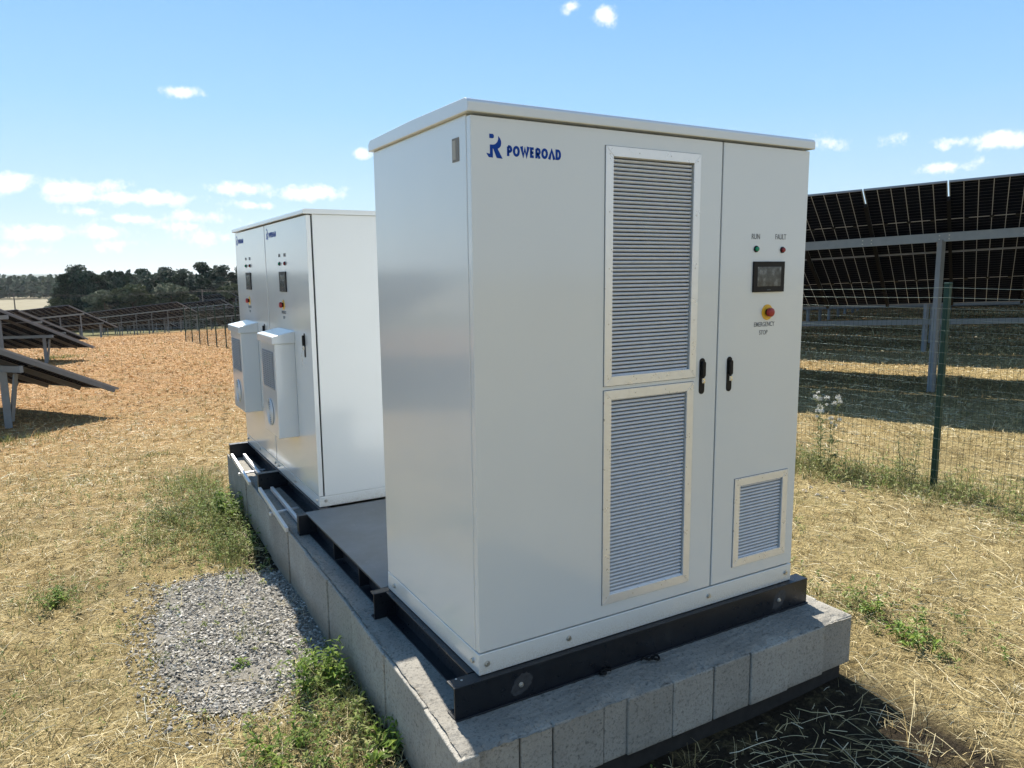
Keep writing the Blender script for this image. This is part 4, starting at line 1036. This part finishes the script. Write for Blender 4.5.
for i in range(7):
    kind = 'pine' if i < 5 else 'broad'; h = random.uniform(12.5, 15) if kind == 'pine' else random.uniform(8.5, 10.5); w = random.uniform(3.6, 4.6) if kind == 'pine' else random.uniform(4.2, 5.2)
    lab = 'dark green pine in the wood beyond the solar rows' if kind == 'pine' else 'paler rounded broadleaf tree at the front of the wood beyond the solar rows'
    r = thing('pine_tree' if kind == 'pine' else 'broadleaf_tree', lab, 'tree', (0, 0, 0), 0, 'pines in the far wood' if kind == 'pine' else 'broadleaf trees in the far wood')
    V, T = tree_mesh(kind, h, w, 2600); np_mesh('crown', V, 4, M['pine'] if kind == 'pine' else M['oak'], T, r)
    m = MB(); pts = [Vector((.15*math.sin(f*3), .1*f, h*.92*f-.3)) for f in np.linspace(0, 1, 6)]; m.tube(pts, .2, 7, rs=[.26*(1-.85*f) for f in np.linspace(0, 1, 6)])
    for k in range(5):
        f = random.uniform(.35, .8); a = random.uniform(0, 2*PI); p0 = Vector((0, 0, h*f)); m.tube([p0, p0+Vector((math.cos(a)*w*.3, math.sin(a)*w*.3, .3)), p0+Vector((math.cos(a)*w*.6, math.sin(a)*w*.6, .8))], .05, 5, rs=[.08, .05, .02])
    m.build('trunk', M['bark'], r); protos.append([r, False])
def plant_tree(px, t, k, sc):
    d = direction(px, 290); d = d/np.hypot(d[0], d[1]); x, y = CAM[0]+d[0]*t, CAM[1]+d[1]*t
    pr = protos[k]
    if not pr[1]: o = pr[0]; pr[1] = True
    else: o = copy_tree(pr[0])
    o.location = (x, y, float(ter0(x, y))-.1); o.rotation_euler = (0, 0, random.uniform(0, 6.28)); o.scale = (sc, sc, sc*random.uniform(.93, 1.08))
px = 62
while px < 300:
    rise = np.interp(px, [60, 75, 110, 200, 300], [.80, .82, .82, .84, .84])
    for row in range(3):
        plant_tree(px+random.uniform(-4, 4), random.uniform(172, 182)+row*9, random.randrange(5), rise*random.uniform(.84, 1.06))
    if random.random() < .3: plant_tree(px+random.uniform(-4, 4), 164, random.choice([5, 6]), random.uniform(.7, .95))
    px += random.uniform(4, 6.2)
for px, sc in ((50, .45), (54, .6), (58, .7), (62, .55), (46, .3)): plant_tree(px, 170, random.choice([5, 6, 1]), sc)

# far forest edge beyond the pale field, wooded ridge, blue hill
V = []; T = []
for _ in range(2600):
    hd = random.uniform(-24, 14); t = random.choice([random.uniform(540, 580), random.uniform(580, 800)]); a = rad(hd); x, y = CAM[0]+t*math.sin(a), CAM[1]+t*math.cos(a)
    gz = float(ter0(x, y))+max(0, (t-580))*.012; h = random.uniform(8, 14); w = random.uniform(2.5, 4.5); tn = random.gauss(.45, .2)
    for _k in range(9):
        f = random.uniform(.15, 1.); c = Vector((x+random.gauss(0, w*.4*(1.1-f)), y+random.gauss(0, w*.4), gz+h*f)); s = random.uniform(.8, 1.7); u = Vector((random.gauss(0, 1), random.gauss(0, 1), random.gauss(0, .8))).normalized(); q = u.orthogonal().normalized()
        V.append([list(c-u*s-q*s*.6), list(c+u*s-q*s*.7), list(c+u*s*.8+q*s*.8), list(c-u*s*.8+q*s*.6)]); T.append(min(1, max(0, tn+random.gauss(0, .15))))
o = np_mesh('far_forest', np.array(V), 4, M['far_leaf'], np.array(T)); tag(o, 'distant mixed forest behind the pale field at the left', 'forest', kind='stuff')
def ridge(name, t, hd0, hd1, zt, n=90, mat=None, base=-40, depth=400):
    m = MB(); pts = []
    for i in range(n+1):
        hd = rad(hd0+(hd1-hd0)*i/n); z = zt(i/n); pts.append([(CAM[0]+(t+k)*math.sin(hd), CAM[1]+(t+k)*math.cos(hd), zz) for k, zz in ((0, base), (depth*.5, base+(z-base)*.75), (depth, z), (depth*1.6, base))])
    m.add([p for q in pts for p in q], [(i*4+j, (i+1)*4+j, (i+1)*4+j+1, i*4+j+1) for i in range(n) for j in range(3)], 0, True)
    tag(m.build(name, mat or M['hill']), kind='structure')
ridge('wooded_hill', 800, -40, 60, lambda f: 2.0+2*math.sin(f*9)+1.2*math.sin(f*31), 160)
ridge('distant_hill', 3600, -30, 40, lambda f: 22+10*math.sin(f*6+1.2)+4*math.sin(f*17), 120, base=-60, depth=900)

# ------------------------------------------------------------------ power line
poles = []
for px, py, t, lab in ((13.5, 293.5, 140, 'thin wooden power pole standing before the pale field'), (202, 290, 132, 'thin wooden power pole standing before the dark wood')):
    top = at_depth(px, py, t); g = float(ter0(top[0], top[1])); r = thing('power_pole', lab, 'power pole', (top[0], top[1], g))
    m = MB(); m.tube([(0, 0, -.3), (0, 0, top[2]-g)], .12, 8, rs=[.15, .09]); m.build('pole', M['wood'], r)
    m = MB(); m.beam((-.9, .25, top[2]-g-.25), (.9, -.25, top[2]-g-.25), .1, .1); m.build('crossarm', M['wood'], r)
    poles.append(top)
a, b_ = poles; dv = b_-a
for i, (s, dz) in enumerate(((-.8, -.18), (.8, -.18), (0, .02))):
    pts = []
    for f in np.linspace(-1, 3, 61):
        ff = f-math.floor(f); q = a+dv*f; off = np.array([s*.96, -s*.27, dz-.9*4*ff*(1-ff)*.6]); pts.append(Vector(q+off))
    m = MB(); m.tube(pts, .018, 4, cap=False)
    tag(m.build('power_line', M['rubber']), ['power line wire on the near ends of the crossarms', 'power line wire on the far ends of the crossarms', 'topmost power line wire on the pole tips'][i], 'wire')

# ------------------------------------------------------------------ sky with small fair-weather clouds
SUN_EL, SUN_AZ = 46.8, 7.0
SKY_STR, SKY_GRAD, CLOUD_STR = .055, .80, .66
SKY_COLS = [(.42,.50,.52), (.31,.44,.54), (.2,.37,.56), (.12,.285,.54), (.05,.125,.27)]
wd = bpy.data.worlds.new('World'); SC.world = wd; wd.use_nodes = True
wd.cycles.sampling_method = 'MANUAL'; wd.cycles.sample_map_resolution = 512
nt = wd.node_tree; N_ = nt.nodes; L_ = nt.links; N_.clear()
def mth(op, a, b=None, c=None, clamp=False):
    n = N_.new('ShaderNodeMath'); n.operation = op; n.use_clamp = clamp
    for i, v in enumerate((a, b, c)):
        if v is None: continue
        if isinstance(v, bpy.types.NodeSocket): L_.new(v, n.inputs[i])
        else: n.inputs[i].default_value = v
    return n.outputs[0]
tc = N_.new('ShaderNodeTexCoord'); nv = N_.new('ShaderNodeVectorMath'); nv.operation = 'NORMALIZE'; L_.new(tc.outputs['Generated'], nv.inputs[0])
sp = N_.new('ShaderNodeSeparateXYZ'); L_.new(nv.outputs[0], sp.inputs[0])
az = mth('ARCTAN2', sp.outputs[0], sp.outputs[1]); el = mth('ARCSINE', sp.outputs[2])
sky = N_.new('ShaderNodeTexSky'); sky.sky_type = 'NISHITA'; sky.sun_disc = False; sky.sun_elevation = rad(SUN_EL); sky.sun_rotation = rad(SUN_AZ)
sky.altitude = 300; sky.air_density = 1.0; sky.dust_density = .6; sky.ozone_density = 1.5
CL_LEFT = [(188,92,18,5,.9),(10,181,26,10,1),(75,187,42,10,1),(128,197,66,7,.95),(35,232,30,8,.9),(85,211,18,4,.6),(105,232,24,7,.9),(130,219,24,4,.7),(200,217,30,6,.6),(185,226,20,5,.55),(242,188,27,6,1),(302,192,33,8,1),
      (255,205,18,4,.8),(362,153,10,5,.8),(15,249,24,5,.5),(110,244,26,5,.45),(215,236,40,8,.4),(-60,190,40,14,1)]
CL_RIGHT = [(1003,137,30,8,1),(955,141,16,5,.7),(945,167,26,6,.7),(826,141,16,8,.9),(890,138,12,4,.35),(1090,125,40,12,1)]
CL_TOP = [(606,13,13,9,1),(571,5,9,6,.8)]
cv = N_.new('ShaderNodeCombineXYZ'); L_.new(az, cv.inputs[0]); L_.new(el, cv.inputs[1])
def vmath(op, *vals):
    n = N_.new('ShaderNodeVectorMath'); n.operation = op
    for i, v in enumerate(vals):
        if isinstance(v, bpy.types.NodeSocket): L_.new(v, n.inputs[i])
        else: n.inputs[i].default_value = v
    return n.outputs['Value'] if op == 'LENGTH' else n.outputs[0]
# clear sky: physical sky, evened out by a zenith-to-horizon gradient
sky_mix = N_.new('ShaderNodeMix'); sky_mix.data_type = 'RGBA'; sky_mix.inputs[0].default_value = SKY_GRAD
scl = N_.new('ShaderNodeMix'); scl.data_type = 'RGBA'; scl.blend_type = 'MULTIPLY'; scl.inputs[0].default_value = 1; L_.new(sky.outputs[0], scl.inputs[6]); scl.inputs[7].default_value = (SKY_STR, SKY_STR, SKY_STR, 1)
gr = N_.new('ShaderNodeValToRGB'); L_.new(mth('MULTIPLY', sp.outputs[2], 1.0, clamp=True), gr.inputs[0]); e = gr.color_ramp.elements
e[0].position = 0; e[0].color = SKY_COLS[0]+(1,); e[1].position = 1; e[1].color = SKY_COLS[-1]+(1,)
for p_, c_ in ((.08, SKY_COLS[1]), (.2, SKY_COLS[2]), (.36, SKY_COLS[3])):
    k = e.new(p_); k.color = c_+(1,)
L_.new(scl.outputs[2], sky_mix.inputs[6]); L_.new(gr.outputs[0], sky_mix.inputs[7])
ambient_fill = N_.new('ShaderNodeMix'); ambient_fill.data_type = 'RGBA'; vr = N_.new('ShaderNodeMapRange'); L_.new(mth('ADD', mth('MULTIPLY', sp.outputs[1], -.8), mth('MULTIPLY', sp.outputs[0], .6)), vr.inputs[0])
for i, v in enumerate((.3, .9, 0, .85)): vr.inputs[i+1].default_value = v
L_.new(vr.outputs[0], ambient_fill.inputs[0]); L_.new(sky_mix.outputs[2], ambient_fill.inputs[6]); ambient_fill.inputs[7].default_value = (.34, .375, .40, 1)   # pale sky added behind the camera, out of view, to neutralise blue ambient
bg1 = N_.new('ShaderNodeBackground'); bg1.inputs['Strength'].default_value = 1; L_.new(ambient_fill.outputs[2], bg1.inputs['Color'])
bg2 = N_.new('ShaderNodeBackground'); bg2.inputs['Color'].default_value = (1, .99, .97, 1); bg2.inputs['Strength'].default_value = CLOUD_STR
cur = bg1.outputs[0]
for clouds in (CL_TOP, CL_RIGHT, CL_LEFT):
    no = N_.new('ShaderNodeTexNoise'); no.inputs['Scale'].default_value = 42; no.inputs['Detail'].default_value = 5; no.inputs['Roughness'].default_value = .64; L_.new(nv.outputs[0], no.inputs['Vector'])
    tot = None; box = [9, 9, -9, -9]
    for x, y, w, h, s in clouds:
        d = direction(x, y); d = d/np.linalg.norm(d); a_, e_ = math.atan2(d[0], d[1]), math.asin(d[2])
        k = 1/math.sqrt(1+((x-512)/F_PX)**2); w_ = w*1.15/F_PX*k; h_ = h*1.15/F_PX*k; e_ -= h_*.1
        box = [min(box[0], a_-w_*1.6), min(box[1], e_-h_*1.6), max(box[2], a_+w_*1.6), max(box[3], e_+h_*1.6)]
        ln = vmath('LENGTH', vmath('MULTIPLY_ADD', cv.outputs[0], (1/w_, 1/h_, 0), (-a_/w_, -e_/h_, 0)))
        q = mth('MULTIPLY_ADD', ln, -s, s); tot = q if tot is None else mth('MAXIMUM', tot, q)
    dens = mth('ADD', mth('MULTIPLY_ADD', no.outputs['Fac'], 2.6, -1.22), tot)
    mr = N_.new('ShaderNodeMapRange'); mr.interpolation_type = 'SMOOTHSTEP'; L_.new(dens, mr.inputs[0])
    for i, v in enumerate((-.04, 1.0, 0, .97)): mr.inputs[i+1].default_value = v
    inner = N_.new('ShaderNodeMixShader'); L_.new(mth('MULTIPLY', mr.outputs[0], mth('GREATER_THAN', tot, -.6)), inner.inputs[0]); L_.new(bg1.outputs[0], inner.inputs[1]); L_.new(bg2.outputs[0], inner.inputs[2])
    c_ = ((box[0]+box[2])/2, (box[1]+box[3])/2); hw = ((box[2]-box[0])/2, (box[3]-box[1])/2)
    ab = N_.new('ShaderNodeVectorMath'); ab.operation = 'ABSOLUTE'
    L_.new(vmath('MULTIPLY_ADD', cv.outputs[0], (1/hw[0], 1/hw[1], 0), (-c_[0]/hw[0], -c_[1]/hw[1], 0)), ab.inputs[0]); s3 = N_.new('ShaderNodeSeparateXYZ'); L_.new(ab.outputs[0], s3.inputs[0])
    region = mth('LESS_THAN', mth('MAXIMUM', s3.outputs[0], s3.outputs[1]), 1.)
    outer = N_.new('ShaderNodeMixShader'); L_.new(region, outer.inputs[0]); L_.new(cur, outer.inputs[1]); L_.new(inner.outputs[0], outer.inputs[2]); cur = outer.outputs[0]
wo = N_.new('ShaderNodeOutputWorld'); L_.new(cur, wo.inputs['Surface'])

sl = bpy.data.lights.new('sun', 'SUN'); sl.energy = 5.0; sl.angle = rad(.53); sl.color = (1, .935, .83)
so = bpy.data.objects.new('sun', sl); COL.objects.link(so)
sd = Vector((math.sin(rad(SUN_AZ))*math.cos(rad(SUN_EL)), math.cos(rad(SUN_AZ))*math.cos(rad(SUN_EL)), math.sin(rad(SUN_EL))))
so.rotation_euler = (-sd).to_track_quat('-Z', 'Y').to_euler(); so.location = sd*50

# ------------------------------------------------------------------ air
HAZE = 8e-5
hm = bpy.data.materials.new('pale_air'); hm.use_nodes = True; hn = hm.node_tree.nodes; hn.remove(hn['Principled BSDF'])
pv = hn.new('ShaderNodeVolumePrincipled'); pv.inputs['Color'].default_value = (.86, .92, 1, 1); pv.inputs['Density'].default_value = HAZE; pv.inputs['Anisotropy'].default_value = .2
hm.node_tree.links.new(pv.outputs[0], hn['Material Output'].inputs['Volume'])
b = MB(); b.box((-7400, -7400, -75), (7400, 7400, 60)); tag(b.build('haze', hm), kind='stuff', label='thin pale haze over the far fields', cat='haze')

# ------------------------------------------------------------------ camera and view
cd = bpy.data.cameras.new('camera'); cd.sensor_width = 36; cd.lens = F_PX/1024*36; cd.clip_start = .05; cd.clip_end = 20000
co = bpy.data.objects.new('camera', cd); COL.objects.link(co)
mt = Matrix((CR, CU, -CF)).transposed().to_4x4(); mt.translation = Vector(CAM); co.matrix_world = mt
SC.camera = co
vs_ = SC.view_settings; SC.display_settings.display_device = 'sRGB'
vs_.view_transform = 'Standard'; vs_.look = 'None'; vs_.exposure = 1.0; vs_.gamma = 1
SC.cycles.max_bounces = 6; SC.cycles.use_denoising = True
